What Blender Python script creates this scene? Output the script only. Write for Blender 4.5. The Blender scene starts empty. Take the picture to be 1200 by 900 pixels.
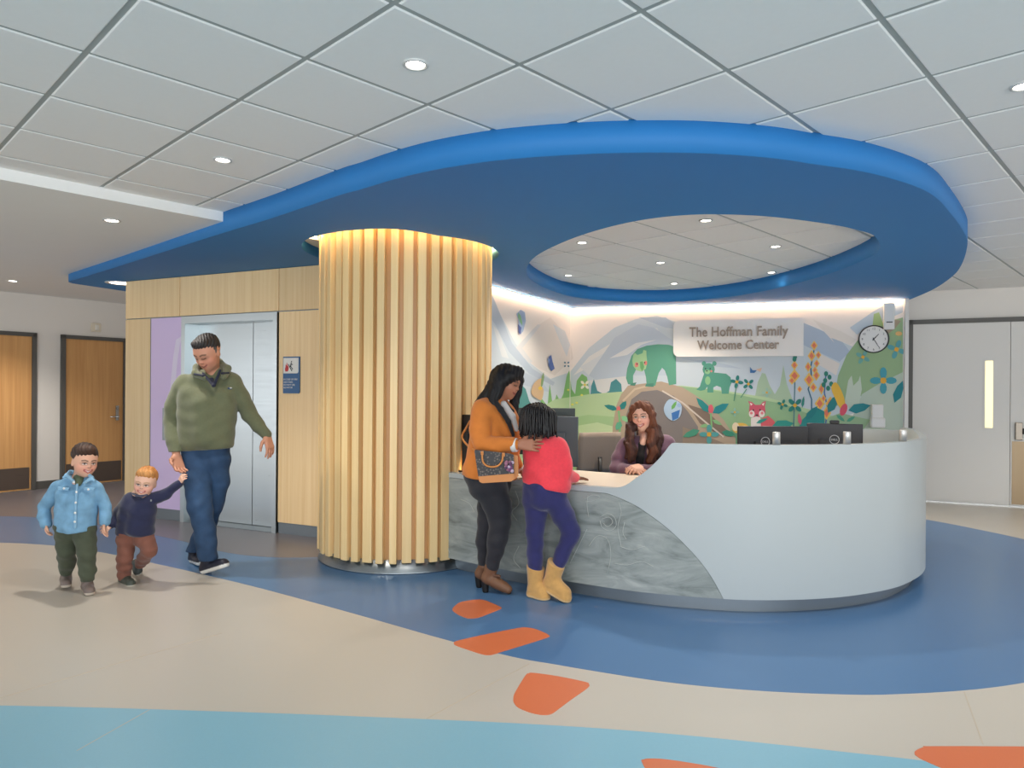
import bpy, bmesh, math, random
import numpy as np
from mathutils import Vector, Matrix

random.seed(7)
SC = bpy.context.scene
COL = SC.collection

# ------------------------------------------------------------------ camera, world, lights, exposure
F_PX, CAM_H, PX0, PY0, ROLL = 825.0, 1.43, 600.0, 457.0, math.radians(0.4)
cam_data = bpy.data.cameras.new('camera')
cam_data.sensor_width = 36.0
cam_data.lens = F_PX / 1200.0 * 36.0
cam_data.shift_y = (PY0 - 450.0) / 1200.0
cam_data.clip_start = 0.05
cam = bpy.data.objects.new('camera', cam_data)
COL.objects.link(cam)
cam.matrix_world = Matrix.Translation((0, 0, CAM_H)) @ Matrix.Rotation(math.pi / 2, 4, 'X') @ Matrix.Rotation(ROLL, 4, 'Z')
SC.camera = cam

SC.view_settings.view_transform = 'Standard'
SC.view_settings.look = 'None'
SC.view_settings.gamma = 1.0
SC.view_settings.use_curve_mapping = False
SC.view_settings.exposure = 0.33
SC.cycles.use_denoising = True
SC.cycles.max_bounces = 8
SC.cycles.diffuse_bounces = 5
SC.cycles.glossy_bounces = 4
SC.cycles.caustics_reflective = False
SC.cycles.caustics_refractive = False
SC.cycles.sample_clamp_indirect = 6.0

world = bpy.data.worlds.new('daylight')
SC.world = world
world.use_nodes = True
bg = world.node_tree.nodes['Background']
bg.inputs[0].default_value = (0.95, 0.97, 1.0, 1)
bg.inputs[1].default_value = 1.5


def area_light(name, loc, target, sx, sy, power, col):
    l = bpy.data.lights.new(name, 'AREA')
    l.shape = 'RECTANGLE'; l.size = sx; l.size_y = sy; l.energy = power; l.color = col
    o = bpy.data.objects.new(name, l); COL.objects.link(o)
    o.location = loc
    o.rotation_euler = (Vector(target) - Vector(loc)).to_track_quat('-Z', 'Y').to_euler()
    return o


# daylight coming through the tall window wall behind the photographer
area_light('window_daylight', (1.0, -4.6, 1.55), (0.6, 6, 1.45), 11, 2.4, 330, (0.93, 0.97, 1.0))


# ------------------------------------------------------------------ helpers
def ray(x, y):
    u = (x - PX0) / F_PX; v = -(y - PY0) / F_PX
    return Vector((u * math.cos(ROLL) - v * math.sin(ROLL), 1.0, u * math.sin(ROLL) + v * math.cos(ROLL)))


def at(x, y, Y):
    d = ray(x, y)
    return Vector((d.x * Y, Y, CAM_H + d.z * Y))


def on_z(x, y, z):
    d = ray(x, y); t = (z - CAM_H) / d.z
    return Vector((d.x * t, t, z))


def on_plane(x, y, p, n):
    d = ray(x, y); o = Vector((0, 0, CAM_H))
    t = (Vector(p) - o).dot(n) / d.dot(n)
    return o + d * t


def lin(c):
    if isinstance(c, str):
        c = c.lstrip('#'); c = tuple(int(c[i:i + 2], 16) for i in (0, 2, 4))
    o = []
    for v in c[:3]:
        v = v / 255.0
        o.append(v / 12.92 if v <= 0.04045 else ((v + 0.055) / 1.055) ** 2.4)
    return tuple(o)


def spline(pts, n=8, closed=False):
    P = [Vector(p) for p in pts]; out = []
    N = len(P)
    rng = range(N) if closed else range(N - 1)
    for i in rng:
        p0 = P[(i - 1) % N] if (closed or i > 0) else P[i] * 2 - P[i + 1]
        p1 = P[i]; p2 = P[(i + 1) % N]
        p3 = P[(i + 2) % N] if (closed or i + 2 < N) else p2 * 2 - p1
        for k in range(n):
            t = k / n
            out.append(0.5 * ((2 * p1) + (p2 - p0) * t + (2 * p0 - 5 * p1 + 4 * p2 - p3) * t * t + (3 * p1 - p0 - 3 * p2 + p3) * t ** 3))
    if not closed:
        out.append(P[-1].copy())
    return out


def tag(o, label=None, cat=None, group=None, kind=None):
    if label: o['label'] = label
    if cat: o['category'] = cat
    if group: o['group'] = group
    if kind: o['kind'] = kind
    return o


def empty(name, loc=(0, 0, 0), rz=0.0, label=None, cat=None, group=None, kind=None):
    o = bpy.data.objects.new(name, None)
    COL.objects.link(o)
    o.location = loc; o.rotation_euler = (0, 0, rz)
    o.empty_display_size = 0.1
    return tag(o, label, cat, group, kind)


def link_mesh(name, me, mat=None, parent=None, world=True):
    """link mesh; with a parent the mesh coordinates are world coordinates unless world=False"""
    o = bpy.data.objects.new(name, me)
    COL.objects.link(o)
    if mat is not None:
        for m in (mat if isinstance(mat, (list, tuple)) else [mat]):
            me.materials.append(m)
    if parent is not None:
        o.parent = parent
        if world:
            pm = Matrix.LocRotScale(parent.location, parent.rotation_euler, parent.scale)
            if parent.parent is not None:
                q = parent.parent
                pm = Matrix.LocRotScale(q.location, q.rotation_euler, q.scale) @ parent.matrix_parent_inverse @ pm
            o.matrix_parent_inverse = pm.inverted()
    return o


class MB:
    """mesh builder: collects boxes, prisms, tubes; build() links ONE mesh object"""
    def __init__(s):
        s.v = []; s.f = []; s.mi = []; s.sm = []

    def add(s, v, f, mi=0, smooth=False):
        b = len(s.v)
        s.v += [tuple(p) for p in v]
        for q in f:
            s.f.append(tuple(b + i for i in q)); s.mi.append(mi); s.sm.append(smooth)
        return s

    def box(s, c, size, rz=0.0, mi=0, M=None):
        hx, hy, hz = [d / 2 for d in size]
        v = [Vector((x, y, z)) for x in (-hx, hx) for y in (-hy, hy) for z in (-hz, hz)]
        R = M if M is not None else Matrix.Rotation(rz, 3, 'Z')
        v = [R @ p + Vector(c) for p in v]
        return s.add(v, [(0, 1, 3, 2), (4, 6, 7, 5), (0, 4, 5, 1), (2, 3, 7, 6), (0, 2, 6, 4), (1, 5, 7, 3)], mi)

    def bevbox(s, c, size, bev=0.004, rz=0.0, mi=0, M=None):
        bm = bmesh.new()
        bmesh.ops.create_cube(bm, size=1)
        for p in bm.verts: p.co = Vector((p.co.x * size[0], p.co.y * size[1], p.co.z * size[2]))
        bmesh.ops.bevel(bm, geom=bm.edges[:], offset=min(bev, min(size) * 0.45), segments=2, profile=0.5, affect='EDGES')
        R = M if M is not None else Matrix.Rotation(rz, 3, 'Z')
        bm.verts.index_update()
        v = [R @ p.co + Vector(c) for p in bm.verts]
        f = [tuple(q.index for q in fc.verts) for fc in bm.faces]
        bm.free()
        return s.add(v, f, mi)

    def prism(s, poly, z0, z1, mi=0, mi_side=None, smooth=False):
        """vertical prism of an arbitrary simple polygon (list of xy)"""
        bm = bmesh.new()
        vs = [bm.verts.new((p[0], p[1], 0)) for p in poly]
        es = [bm.edges.new((vs[i], vs[(i + 1) % len(vs)])) for i in range(len(vs))]
        bm.verts.index_update()
        r = bmesh.ops.triangle_fill(bm, edges=es, use_beauty=True, normal=(0, 0, 1))
        tris = [tuple(v.index for v in f.verts) for f in bm.faces]
        bm.free()
        n = len(poly)
        s.add([(p[0], p[1], z0) for p in poly], [t[::-1] for t in tris], mi)
        s.add([(p[0], p[1], z1) for p in poly], tris, mi)
        v = [(p[0], p[1], z0) for p in poly] + [(p[0], p[1], z1) for p in poly]
        s.add(v, [(i, (i + 1) % n, n + (i + 1) % n, n + i) for i in range(n)], mi if mi_side is None else mi_side, smooth)
        return s

    def frame_prism(s, pts2, to3, d0, d1, mi=0):
        """prism of a 2D polygon mapped by to3(u,v,depth)"""
        bm = bmesh.new()
        vs = [bm.verts.new((p[0], p[1], 0)) for p in pts2]
        es = [bm.edges.new((vs[i], vs[(i + 1) % len(vs)])) for i in range(len(vs))]
        bm.verts.index_update()
        bmesh.ops.triangle_fill(bm, edges=es, use_beauty=True, normal=(0, 0, 1))
        tris = [tuple(v.index for v in f.verts) for f in bm.faces]
        bm.free()
        n = len(pts2)
        s.add([to3(p[0], p[1], d0) for p in pts2], tris, mi)
        if d1 is not None:
            s.add([to3(p[0], p[1], d1) for p in pts2], [t[::-1] for t in tris], mi)
            v = [to3(p[0], p[1], d0) for p in pts2] + [to3(p[0], p[1], d1) for p in pts2]
            s.add(v, [(i, n + i, n + (i + 1) % n, (i + 1) % n) for i in range(n)], mi)
        return s

    def tube(s, pts, r, n=10, mi=0, cap=True, smooth=True):
        P = [Vector(p) for p in pts]
        rr = r if isinstance(r, (list, tuple)) else [r] * len(P)
        v = []; up = None
        for i, p in enumerate(P):
            t = (P[min(i + 1, len(P) - 1)] - P[max(i - 1, 0)]).normalized()
            a = t.cross(Vector((0, 0, 1))) if up is None else up - t * up.dot(t)
            if a.length < 1e-4: a = t.cross(Vector((1, 0, 0)))
            a.normalize(); up = a; b = t.cross(a)
            for k in range(n):
                q = 2 * math.pi * k / n
                v.append(p + (a * math.cos(q) + b * math.sin(q)) * rr[i])
        f = []
        for i in range(len(P) - 1):
            for k in range(n):
                f.append((i * n + k, i * n + (k + 1) % n, (i + 1) * n + (k + 1) % n, (i + 1) * n + k))
        s.add(v, f, mi, smooth)
        if cap:
            m = len(v)
            s.add(v[:n], [tuple(range(n))[::-1]], mi); s.add(v[m - n:], [tuple(range(n))], mi)
        return s

    def lathe(s, prof, c=(0, 0, 0), n=32, mi=0, M=None, smooth=True, a0=0.0, a1=2 * math.pi):
        """prof: list of (radius, z)"""
        full = abs(a1 - a0 - 2 * math.pi) < 1e-6
        m = n if full else n + 1
        v = []
        for r, z in prof:
            for k in range(m):
                q = a0 + (a1 - a0) * k / n
                p = Vector((r * math.cos(q), r * math.sin(q), z))
                v.append((M @ p if M is not None else p) + Vector(c))
        f = []
        for i in range(len(prof) - 1):
            for k in range(n):
                k2 = (k + 1) % m
                f.append((i * m + k, i * m + k2, (i + 1) * m + k2, (i + 1) * m + k))
        return s.add(v, f, mi, smooth)

    def mesh(s, name):
        me = bpy.data.meshes.new(name)
        me.from_pydata(s.v, [], s.f)
        me.polygons.foreach_set('material_index', s.mi)
        me.polygons.foreach_set('use_smooth', s.sm)
        me.update()
        return me

    def build(s, name, mat, parent=None, world=True, fix=True):
        me = s.mesh(name)
        if fix:
            bm = bmesh.new(); bm.from_mesh(me)
            bmesh.ops.remove_doubles(bm, verts=bm.verts, dist=1e-6)
            bmesh.ops.recalc_face_normals(bm, faces=bm.faces)
            bm.to_mesh(me); bm.free()
        return link_mesh(name, me, mat, parent, world)


# ------------------------------------------------------------------ materials
MATS = {}


def new_mat(name):
    m = bpy.data.materials.new(name); m.use_nodes = True
    nt = m.node_tree
    b = nt.nodes['Principled BSDF']
    return m, nt, b


def node(nt, typ, **kw):
    n = nt.nodes.new(typ)
    for k, v in kw.items():
        if k in n.inputs: n.inputs[k].default_value = v
        else: setattr(n, k, v)
    return n


def coords(nt, scale=(1, 1, 1), rot=(0, 0, 0)):
    tc = nt.nodes.new('ShaderNodeTexCoord')
    mp = nt.nodes.new('ShaderNodeMapping')
    mp.inputs['Scale'].default_value = scale
    mp.inputs['Rotation'].default_value = rot
    nt.links.new(tc.outputs['Object'], mp.inputs['Vector'])
    return mp.outputs[0]


def plain(name, c, rough=0.5, metal=0.0, noise=0.0, nscale=8.0, bump=0.0, bscale=60.0, spec=0.5, stretch=(1, 1, 1), coat=0.0, emit=None, estr=0.0):
    if name in MATS: return MATS[name]
    m, nt, b = new_mat(name)
    c = lin(c)
    b.inputs['Roughness'].default_value = rough
    b.inputs['Metallic'].default_value = metal
    b.inputs['Specular IOR Level'].default_value = spec
    b.inputs['Coat Weight'].default_value = coat
    if noise > 0:
        v = coords(nt, stretch)
        t = node(nt, 'ShaderNodeTexNoise', Scale=nscale, Detail=4.0)
        nt.links.new(v, t.inputs['Vector'])
        r = nt.nodes.new('ShaderNodeMix'); r.data_type = 'RGBA'
        r.inputs['A'].default_value = tuple(x * (1 - noise) for x in c) + (1,)
        r.inputs['B'].default_value = tuple(min(1, x * (1 + noise)) for x in c) + (1,)
        nt.links.new(t.outputs['Fac'], r.inputs['Factor'])
        nt.links.new(r.outputs['Result'], b.inputs['Base Color'])
    else:
        b.inputs['Base Color'].default_value = c + (1,)
    if bump > 0:
        v2 = coords(nt, stretch)
        t2 = node(nt, 'ShaderNodeTexNoise', Scale=bscale, Detail=3.0)
        nt.links.new(v2, t2.inputs['Vector'])
        bp = node(nt, 'ShaderNodeBump', Strength=bump, Distance=0.004)
        nt.links.new(t2.outputs['Fac'], bp.inputs['Height'])
        nt.links.new(bp.outputs[0], b.inputs['Normal'])
    if emit is not None:
        b.inputs['Emission Color'].default_value = lin(emit) + (1,)
        b.inputs['Emission Strength'].default_value = estr
    MATS[name] = m
    return m


def wood(name, c1, c2, rough=0.38, scale=1.0, axis='Z', contrast=1.0):
    """straight-grained veneer, grain along the local axis; each object varies a little"""
    if name in MATS: return MATS[name]
    m, nt, b = new_mat(name)
    s = {'Z': (26 * scale, 26 * scale, 0.7 * scale), 'X': (0.7 * scale, 26 * scale, 26 * scale)}[axis]
    tc = nt.nodes.new('ShaderNodeTexCoord')
    oi = nt.nodes.new('ShaderNodeObjectInfo')
    ad = nt.nodes.new('ShaderNodeVectorMath'); ad.operation = 'ADD'
    ml = nt.nodes.new('ShaderNodeMath'); ml.operation = 'MULTIPLY'; ml.inputs[1].default_value = 37.0
    nt.links.new(oi.outputs['Random'], ml.inputs[0])
    nt.links.new(tc.outputs['Object'], ad.inputs[0]); nt.links.new(ml.outputs[0], ad.inputs[1])
    mp = nt.nodes.new('ShaderNodeMapping'); mp.inputs['Scale'].default_value = s
    nt.links.new(ad.outputs[0], mp.inputs['Vector'])
    t = node(nt, 'ShaderNodeTexNoise', Scale=1.0, Detail=6.0, Roughness=0.6, Distortion=0.4)
    nt.links.new(mp.outputs[0], t.inputs['Vector'])
    cr = nt.nodes.new('ShaderNodeValToRGB')
    cr.color_ramp.elements[0].position = 0.5 - 0.22 / contrast; cr.color_ramp.elements[0].color = lin(c1) + (1,)
    cr.color_ramp.elements[1].position = 0.5 + 0.22 / contrast; cr.color_ramp.elements[1].color = lin(c2) + (1,)
    nt.links.new(t.outputs['Fac'], cr.inputs['Fac'])
    hs = nt.nodes.new('ShaderNodeHueSaturation')
    mr = node(nt, 'ShaderNodeMapRange'); mr.inputs['To Min'].default_value = 0.90; mr.inputs['To Max'].default_value = 1.08
    nt.links.new(oi.outputs['Random'], mr.inputs['Value'])
    nt.links.new(mr.outputs[0], hs.inputs['Value'])
    nt.links.new(cr.outputs[0], hs.inputs['Color'])
    nt.links.new(hs.outputs[0], b.inputs['Base Color'])
    b.inputs['Roughness'].default_value = rough
    MATS[name] = m
    return m


def brushed(name, c, rough=0.3, stretch=(2, 2, 160)):
    if name in MATS: return MATS[name]
    m, nt, b = new_mat(name)
    b.inputs['Metallic'].default_value = 1.0
    v = coords(nt, stretch)
    t = node(nt, 'ShaderNodeTexNoise', Scale=1.0, Detail=5.0)
    nt.links.new(v, t.inputs['Vector'])
    mr = node(nt, 'ShaderNodeMapRange'); mr.inputs['To Min'].default_value = rough - 0.08; mr.inputs['To Max'].default_value = rough + 0.12
    nt.links.new(t.outputs['Fac'], mr.inputs['Value'])
    nt.links.new(mr.outputs[0], b.inputs['Roughness'])
    bp = node(nt, 'ShaderNodeBump', Strength=0.06, Distance=0.002)
    nt.links.new(t.outputs['Fac'], bp.inputs['Height']); nt.links.new(bp.outputs[0], b.inputs['Normal'])
    b.inputs['Base Color'].default_value = lin(c) + (1,)
    MATS[name] = m
    return m


def vcol(name, rough=0.6, bump=0.0, bscale=300.0, stretch=(1, 1, 1), sheen=0.0, noise=0.0, nscale=40.0, sss=0.0):
    """colour comes from the mesh's own colour attribute"""
    if name in MATS: return MATS[name]
    m, nt, b = new_mat(name)
    a = node(nt, 'ShaderNodeAttribute', attribute_name='Col')
    out = a.outputs['Color']
    if noise > 0:
        v = coords(nt, stretch)
        t = node(nt, 'ShaderNodeTexNoise', Scale=nscale, Detail=4.0)
        nt.links.new(v, t.inputs['Vector'])
        mr = node(nt, 'ShaderNodeMapRange'); mr.inputs['From Min'].default_value = 0.25; mr.inputs['From Max'].default_value = 0.75
        mr.inputs['To Min'].default_value = 1 - noise; mr.inputs['To Max'].default_value = 1 + noise
        nt.links.new(t.outputs['Fac'], mr.inputs['Value'])
        vm = nt.nodes.new('ShaderNodeVectorMath'); vm.operation = 'SCALE'
        nt.links.new(out, vm.inputs[0]); nt.links.new(mr.outputs[0], vm.inputs['Scale'])
        out = vm.outputs[0]
    nt.links.new(out, b.inputs['Base Color'])
    b.inputs['Roughness'].default_value = rough
    b.inputs['Sheen Weight'].default_value = sheen
    b.inputs['Specular IOR Level'].default_value = 0.35
    if sss > 0:
        b.inputs['Subsurface Weight'].default_value = sss
        b.inputs['Subsurface Radius'].default_value = (0.01, 0.004, 0.002)
    if bump > 0:
        v2 = coords(nt, stretch)
        t2 = node(nt, 'ShaderNodeTexNoise', Scale=bscale, Detail=2.0)
        nt.links.new(v2, t2.inputs['Vector'])
        bp = node(nt, 'ShaderNodeBump', Strength=bump, Distance=0.003)
        nt.links.new(t2.outputs['Fac'], bp.inputs['Height'])
        nt.links.new(bp.outputs[0], b.inputs['Normal'])
    MATS[name] = m
    return m


def emitter(name, c, strength):
    if name in MATS: return MATS[name]
    m, nt, b = new_mat(name)
    b.inputs['Base Color'].default_value = lin(c) + (1,)
    b.inputs['Emission Color'].default_value = lin(c) + (1,)
    b.inputs['Emission Strength'].default_value = strength
    MATS[name] = m
    return m


M_TILE = plain('ceiling_tile', (245, 244, 242), 0.9, noise=0.015, nscale=30, bump=0.15, bscale=220)
M_GRID = plain('ceiling_grid', (176, 180, 178), 0.6)
M_DRYWALL = plain('drywall_paint', (240, 240, 237), 0.85, noise=0.01, nscale=6)
M_WALL = plain('wall_paint', (230, 225, 218), 0.8, noise=0.012, nscale=5)
M_BLUE = plain('blue_paint', (38, 124, 192), 0.62, noise=0.012, nscale=4)
M_WOOD = wood('maple_veneer', (232, 196, 142), (246, 216, 168))
M_SLAT = wood('maple_slat', (228, 192, 132), (242, 212, 158), contrast=0.8)
M_DOORWOOD = wood('oak_door', (204, 148, 90), (226, 174, 114), contrast=0.9)
M_STEEL = brushed('brushed_steel', (192, 199, 201), 0.3)
M_STEELD = brushed('brushed_steel_base', (150, 156, 160), 0.32, (160, 160, 2))
M_PLINTH = plain('plinth_grey', (128, 136, 142), 0.35, metal=0.6)
M_FRAME = plain('door_frame_grey', (88, 86, 82), 0.5)
M_WHITE = plain('white_solid_surface', (172, 179, 180), 0.32, noise=0.004)
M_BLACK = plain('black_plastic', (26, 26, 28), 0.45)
M_CHROME = plain('satin_chrome', (200, 200, 198), 0.22, metal=1.0)
M_LED = emitter('led_warm', (255, 214, 150), 40.0)
M_LEDW = emitter('led_white', (255, 212, 170), 21.0)
M_LAMP = emitter('lamp_disc', (255, 246, 232), 14.0)
M_TRIM = plain('light_trim', (205, 205, 203), 0.4)

# ------------------------------------------------------------------ structure: floor
Z_SOFFIT, Z_TILE, Z_DRY = 2.617, 2.78, 2.705

M_FLOOR = plain('vinyl_beige', (189, 183, 173), 0.34, noise=0.02, nscale=90, spec=0.45)
M_FBLUE = plain('vinyl_blue', (76, 116, 160), 0.3, noise=0.03, nscale=90, spec=0.5)
M_FDARK = plain('vinyl_charcoal', (112, 108, 114), 0.32, noise=0.03, nscale=90, spec=0.5)
M_FTEAL = plain('vinyl_teal', (128, 178, 199), 0.34, noise=0.04, nscale=90, spec=0.45)
M_FORANGE = plain('vinyl_orange', (208, 112, 70), 0.36, noise=0.03, nscale=90, spec=0.45)
M_SEAM = plain('vinyl_seam', (190, 178, 160), 0.5)

floor = MB().box((0.5, 4.0, -0.05), (24, 22, 0.1)).build('floor', M_FLOOR)
tag(floor, 'pale beige sheet vinyl floor with coloured inlays', kind='structure')


def floor_px(pts, n=6):
    w = [on_z(x, y, 0.0) for x, y in pts]
    return [(p.x, p.y) for p in spline(w, n)]


blue_low = floor_px([(-60, 634), (0, 636), (30, 637), (67, 639.7), (108, 645.5), (136, 650.5), (180, 660), (225, 670), (304, 689), (400, 715), (460, 732), (520, 749), (600, 769.5),
                     (650, 778.5), (700, 787), (775, 798.5), (850, 806.5), (925, 811.5), (1000, 814), (1050, 813.5), (1130, 809), (1200, 800), (1290, 781), (1360, 750), (1392, 715)])
blue_up = floor_px([(1392, 712), (1360, 680), (1290, 655), (1200, 632), (1129, 617), (1086, 609), (1040, 602)])
blue_back = [(3.6, 9.0), (0.8, 8.6), (-0.6, 7.4), (-1.9, 6.6), (-3.5, 7.4), (-6.0, 8.7), (-9.3, 9.0)]
MB().prism(blue_low + blue_up + blue_back, 0.0, 0.0008).build('blue_inlay', M_FBLUE, floor)
dark_low = floor_px([(-80, 604), (0, 605), (42, 606.5), (110, 614), (180, 627), (221, 636), (255, 645.5), (290, 651), (330, 653.5), (370, 653), (420, 650)])
MB().prism(dark_low + [(-0.9, 7.2), (-3.0, 8.6), (-3.4, 13.5), (-9.5, 13.5), (-9.5, 8.0)], 0.0, 0.0014).build('charcoal_inlay', M_FDARK, floor)
teal = floor_px([(-120, 826), (0, 827), (100, 829), (200, 832), (350, 837), (500, 843), (600, 847.5), (700, 853.5), (800, 861.5), (900, 871.5), (1000, 882.5), (1085, 892), (1200, 909), (1500, 960)])
MB().prism(teal + [(4.0, 0.3), (4.0, -2.0), (-4.5, -2.0)], 0.0, 0.0008).build('teal_inlay', M_FTEAL, floor)
for pts in ([(530, 714.6), (534, 709.5), (540, 705.8), (550, 703.8), (560, 702.8), (568, 703.6), (579, 708), (587.3, 712), (585.6, 714.5), (573, 719.5), (561, 724), (549, 725), (540, 722), (534, 718.7)],
            [(532, 753.7), (536.7, 751), (570, 743.5), (607.6, 736.2), (617, 735.6), (626, 737), (636, 740.8), (643.6, 745), (640, 748), (610, 757.5), (580, 766.5), (573, 767.8), (565, 767), (548, 761.5), (534, 756.5)],
            [(601.5, 819.7), (604, 811), (616, 791.6), (619.5, 789.6), (625, 788.8), (655, 793), (686, 799.5), (690, 802), (689, 806), (670, 819.5), (652, 833), (647, 836.4), (641, 838), (632, 837.6), (619, 834.5), (607.6, 829.5), (603, 825)],
            [(752, 893), (754, 890.6), (760, 889.4), (775, 889.8), (800, 893), (840, 900), (870, 908), (880, 914), (860, 925), (800, 930), (765, 912)],
            [(1072, 884.5), (1083, 875.5), (1087, 875), (1150, 875), (1240, 876), (1270, 880), (1290, 890), (1280, 915), (1180, 925), (1110, 903)]):
    w = [on_z(x, y, 0.0) for x, y in pts]
    MB().prism([(p.x, p.y) for p in spline(w, 4, True)], 0.0, 0.0019).build('orange_inlay', M_FORANGE, floor)
for a, b in (((1130, 811), (1152, 872)), ((500, 842), (620, 778)), ((0, 818), (260, 742)), ((90, 880), (175, 832))):
    p, q = on_z(a[0], a[1], 0), on_z(b[0], b[1], 0)
    t = (q - p).normalized(); s = Vector((-t.y, t.x, 0)) * 0.0022
    MB().prism([(p + s)[:2], (q + s)[:2], (q - s)[:2], (p - s)[:2]], 0.0, 0.0011).build('seam', M_SEAM, floor)

# ------------------------------------------------------------------ structure: ceilings
slab_outline = spline([(-5.04, 8.0), (-4.93, 7.87), (-4.0, 7.03), (-3.1, 6.2), (-2.23, 5.40), (-1.66, 4.89), (-1.09, 4.34), (-0.91, 4.19), (-0.65, 3.964), (-0.38, 3.78), (-0.06, 3.635), (0.314, 3.543), (0.63, 3.508), (0.95, 3.512),
                       (1.289, 3.57), (1.554, 3.663), (1.95, 3.82), (2.445, 4.157), (2.911, 4.678), (3.424, 5.324), (3.72, 5.77), (4.143, 6.5), (4.476, 7.17), (4.83, 8.1), (5.08, 9.05), (5.12, 9.3)], 6)
slab_outline = [(p[0], p[1]) for p in [Vector((q.x, q.y)) for q in [Vector((v[0], v[1], 0)) for v in slab_outline]]]
slab_outline += [(0.86, 10.45), (-0.55, 7.75), (-1.2, 7.1), (-3.0, 8.4), (-4.2, 9.2), (-4.6, 9.0), (-4.8, 8.68), (-5.0, 8.2), (-5.05, 8.08)]
hole_pts = [(0.16, 6.5), (0.402, 5.64), (0.755, 5.03), (1.145, 4.75), (1.6, 4.74), (2.075, 4.9), (2.48, 5.12), (2.80, 5.42), (3.12, 6.12), (3.15, 7.35), (2.86, 8.55), (2.255, 9.30), (1.45, 9.37), (0.71, 8.85), (0.20, 7.6)]
hole_outline = [(v.x, v.y) for v in spline([Vector((p[0], p[1], 0)) for p in hole_pts], 8, True)]
COLX, COLY, COLR = -0.924, 6.151, 0.739
chole = []
for q in spline([Vector((x, y, 0)) for x, y in ((-1.79, 6.0), (-1.64, 5.60), (-1.33, 5.33), (-1.019, 5.215), (-0.80, 5.25), (-0.54, 5.47), (-0.31, 5.74), (-0.175, 6.13), (-0.20, 6.5), (-0.45, 6.88), (-0.95, 7.02), (-1.5, 6.80), (-1.75, 6.4))], 6, True):
    d_ = Vector((q.x - COLX, q.y - COLY)); d_ = d_.normalized() * max(d_.length, 0.800)
    chole.append((COLX + d_.x, COLY + d_.y))


def inside(p, poly):
    x, y = p; r = False; n = len(poly)
    for i in range(n):
        x1, y1 = poly[i]; x2, y2 = poly[(i + 1) % n]
        if (y1 > y) != (y2 > y) and x < (x2 - x1) * (y - y1) / (y2 - y1) + x1: r = not r
    return r


def slab_mesh(z0, z1):
    bm = bmesh.new(); loops = []
    for poly in (slab_outline, hole_outline, chole):
        vs = [bm.verts.new((p[0], p[1], z0)) for p in poly]
        loops.append(vs)
        for i in range(len(vs)): bm.edges.new((vs[i], vs[(i + 1) % len(vs)]))
    bmesh.ops.triangle_fill(bm, edges=bm.edges[:], use_beauty=True, normal=(0, 0, -1))
    for f in [f for f in bm.faces if inside(f.calc_center_median()[:2], hole_outline) or inside(f.calc_center_median()[:2], chole)]:
        bm.faces.remove(f)
    top = {}
    for vs in loops:
        for v in vs: top[v] = bm.verts.new((v.co.x, v.co.y, z1))
    for f in list(bm.faces): bm.faces.new([top[v] for v in reversed(f.verts)])
    for vs in loops:
        n = len(vs)
        for i in range(n):
            f = bm.faces.new((vs[i], vs[(i + 1) % n], top[vs[(i + 1) % n]], top[vs[i]])); f.smooth = True
    bmesh.ops.recalc_face_normals(bm, faces=bm.faces[:])
    me = bpy.data.meshes.new('blue_soffit'); bm.to_mesh(me); bm.free()
    return me


soffit = link_mesh('ceiling_soffit', slab_mesh(Z_SOFFIT, Z_TILE + 0.008), M_BLUE)
tag(soffit, 'curved blue dropped ceiling canopy with an oval opening over the desk', kind='structure')

# suspended tile ceiling: backing with grid tone, each tile a piece of its own
ceiling = MB().box((0.5, 4.0, Z_TILE + 0.046), (24, 22, 0.084)).build('ceiling', M_GRID)
tag(ceiling, 'white suspended tile ceiling with grey grid', kind='structure')
E1 = Vector((0.444, 0.458, 0)); E2 = Vector((-0.431, 0.4175, 0)); G0 = Vector((-0.41, 3.342, 0))
U1 = E1.normalized()
bulk_a, bulk_b = Vector((-3.162, 4.335, 0)), Vector((-2.222, 5.395, 0))
BD = (bulk_b - bulk_a).normalized(); BN = Vector((-BD.y, BD.x, 0))      # BN points to the drywall side (left)
gw = 0.012


def tile_mesh():
    bm = bmesh.new()
    a, b = E1 / 2 - E1.normalized() * gw, E2 / 2 - E2.normalized() * gw
    i1, i2 = a - E1.normalized() * 0.005, b - E2.normalized() * 0.005
    top = [bm.verts.new(v + Vector((0, 0, 0.010))) for v in (a + b, -a + b, -a - b, a - b)]
    mid = [bm.verts.new(v + Vector((0, 0, 0.003))) for v in (a + b, -a + b, -a - b, a - b)]
    low = [bm.verts.new(v) for v in (i1 + i2, -i1 + i2, -i1 - i2, i1 - i2)]
    bm.faces.new(low); bm.faces.new(top[::-1])
    for i in range(4):
        j = (i + 1) % 4
        bm.faces.new((mid[i], mid[j], low[j], low[i])); bm.faces.new((top[i], top[j], mid[j], mid[i]))
    bmesh.ops.recalc_face_normals(bm, faces=bm.faces[:])
    me = bpy.data.meshes.new('ceiling_tile'); bm.to_mesh(me); bm.free()
    me.materials.append(M_TILE)
    return me


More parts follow.
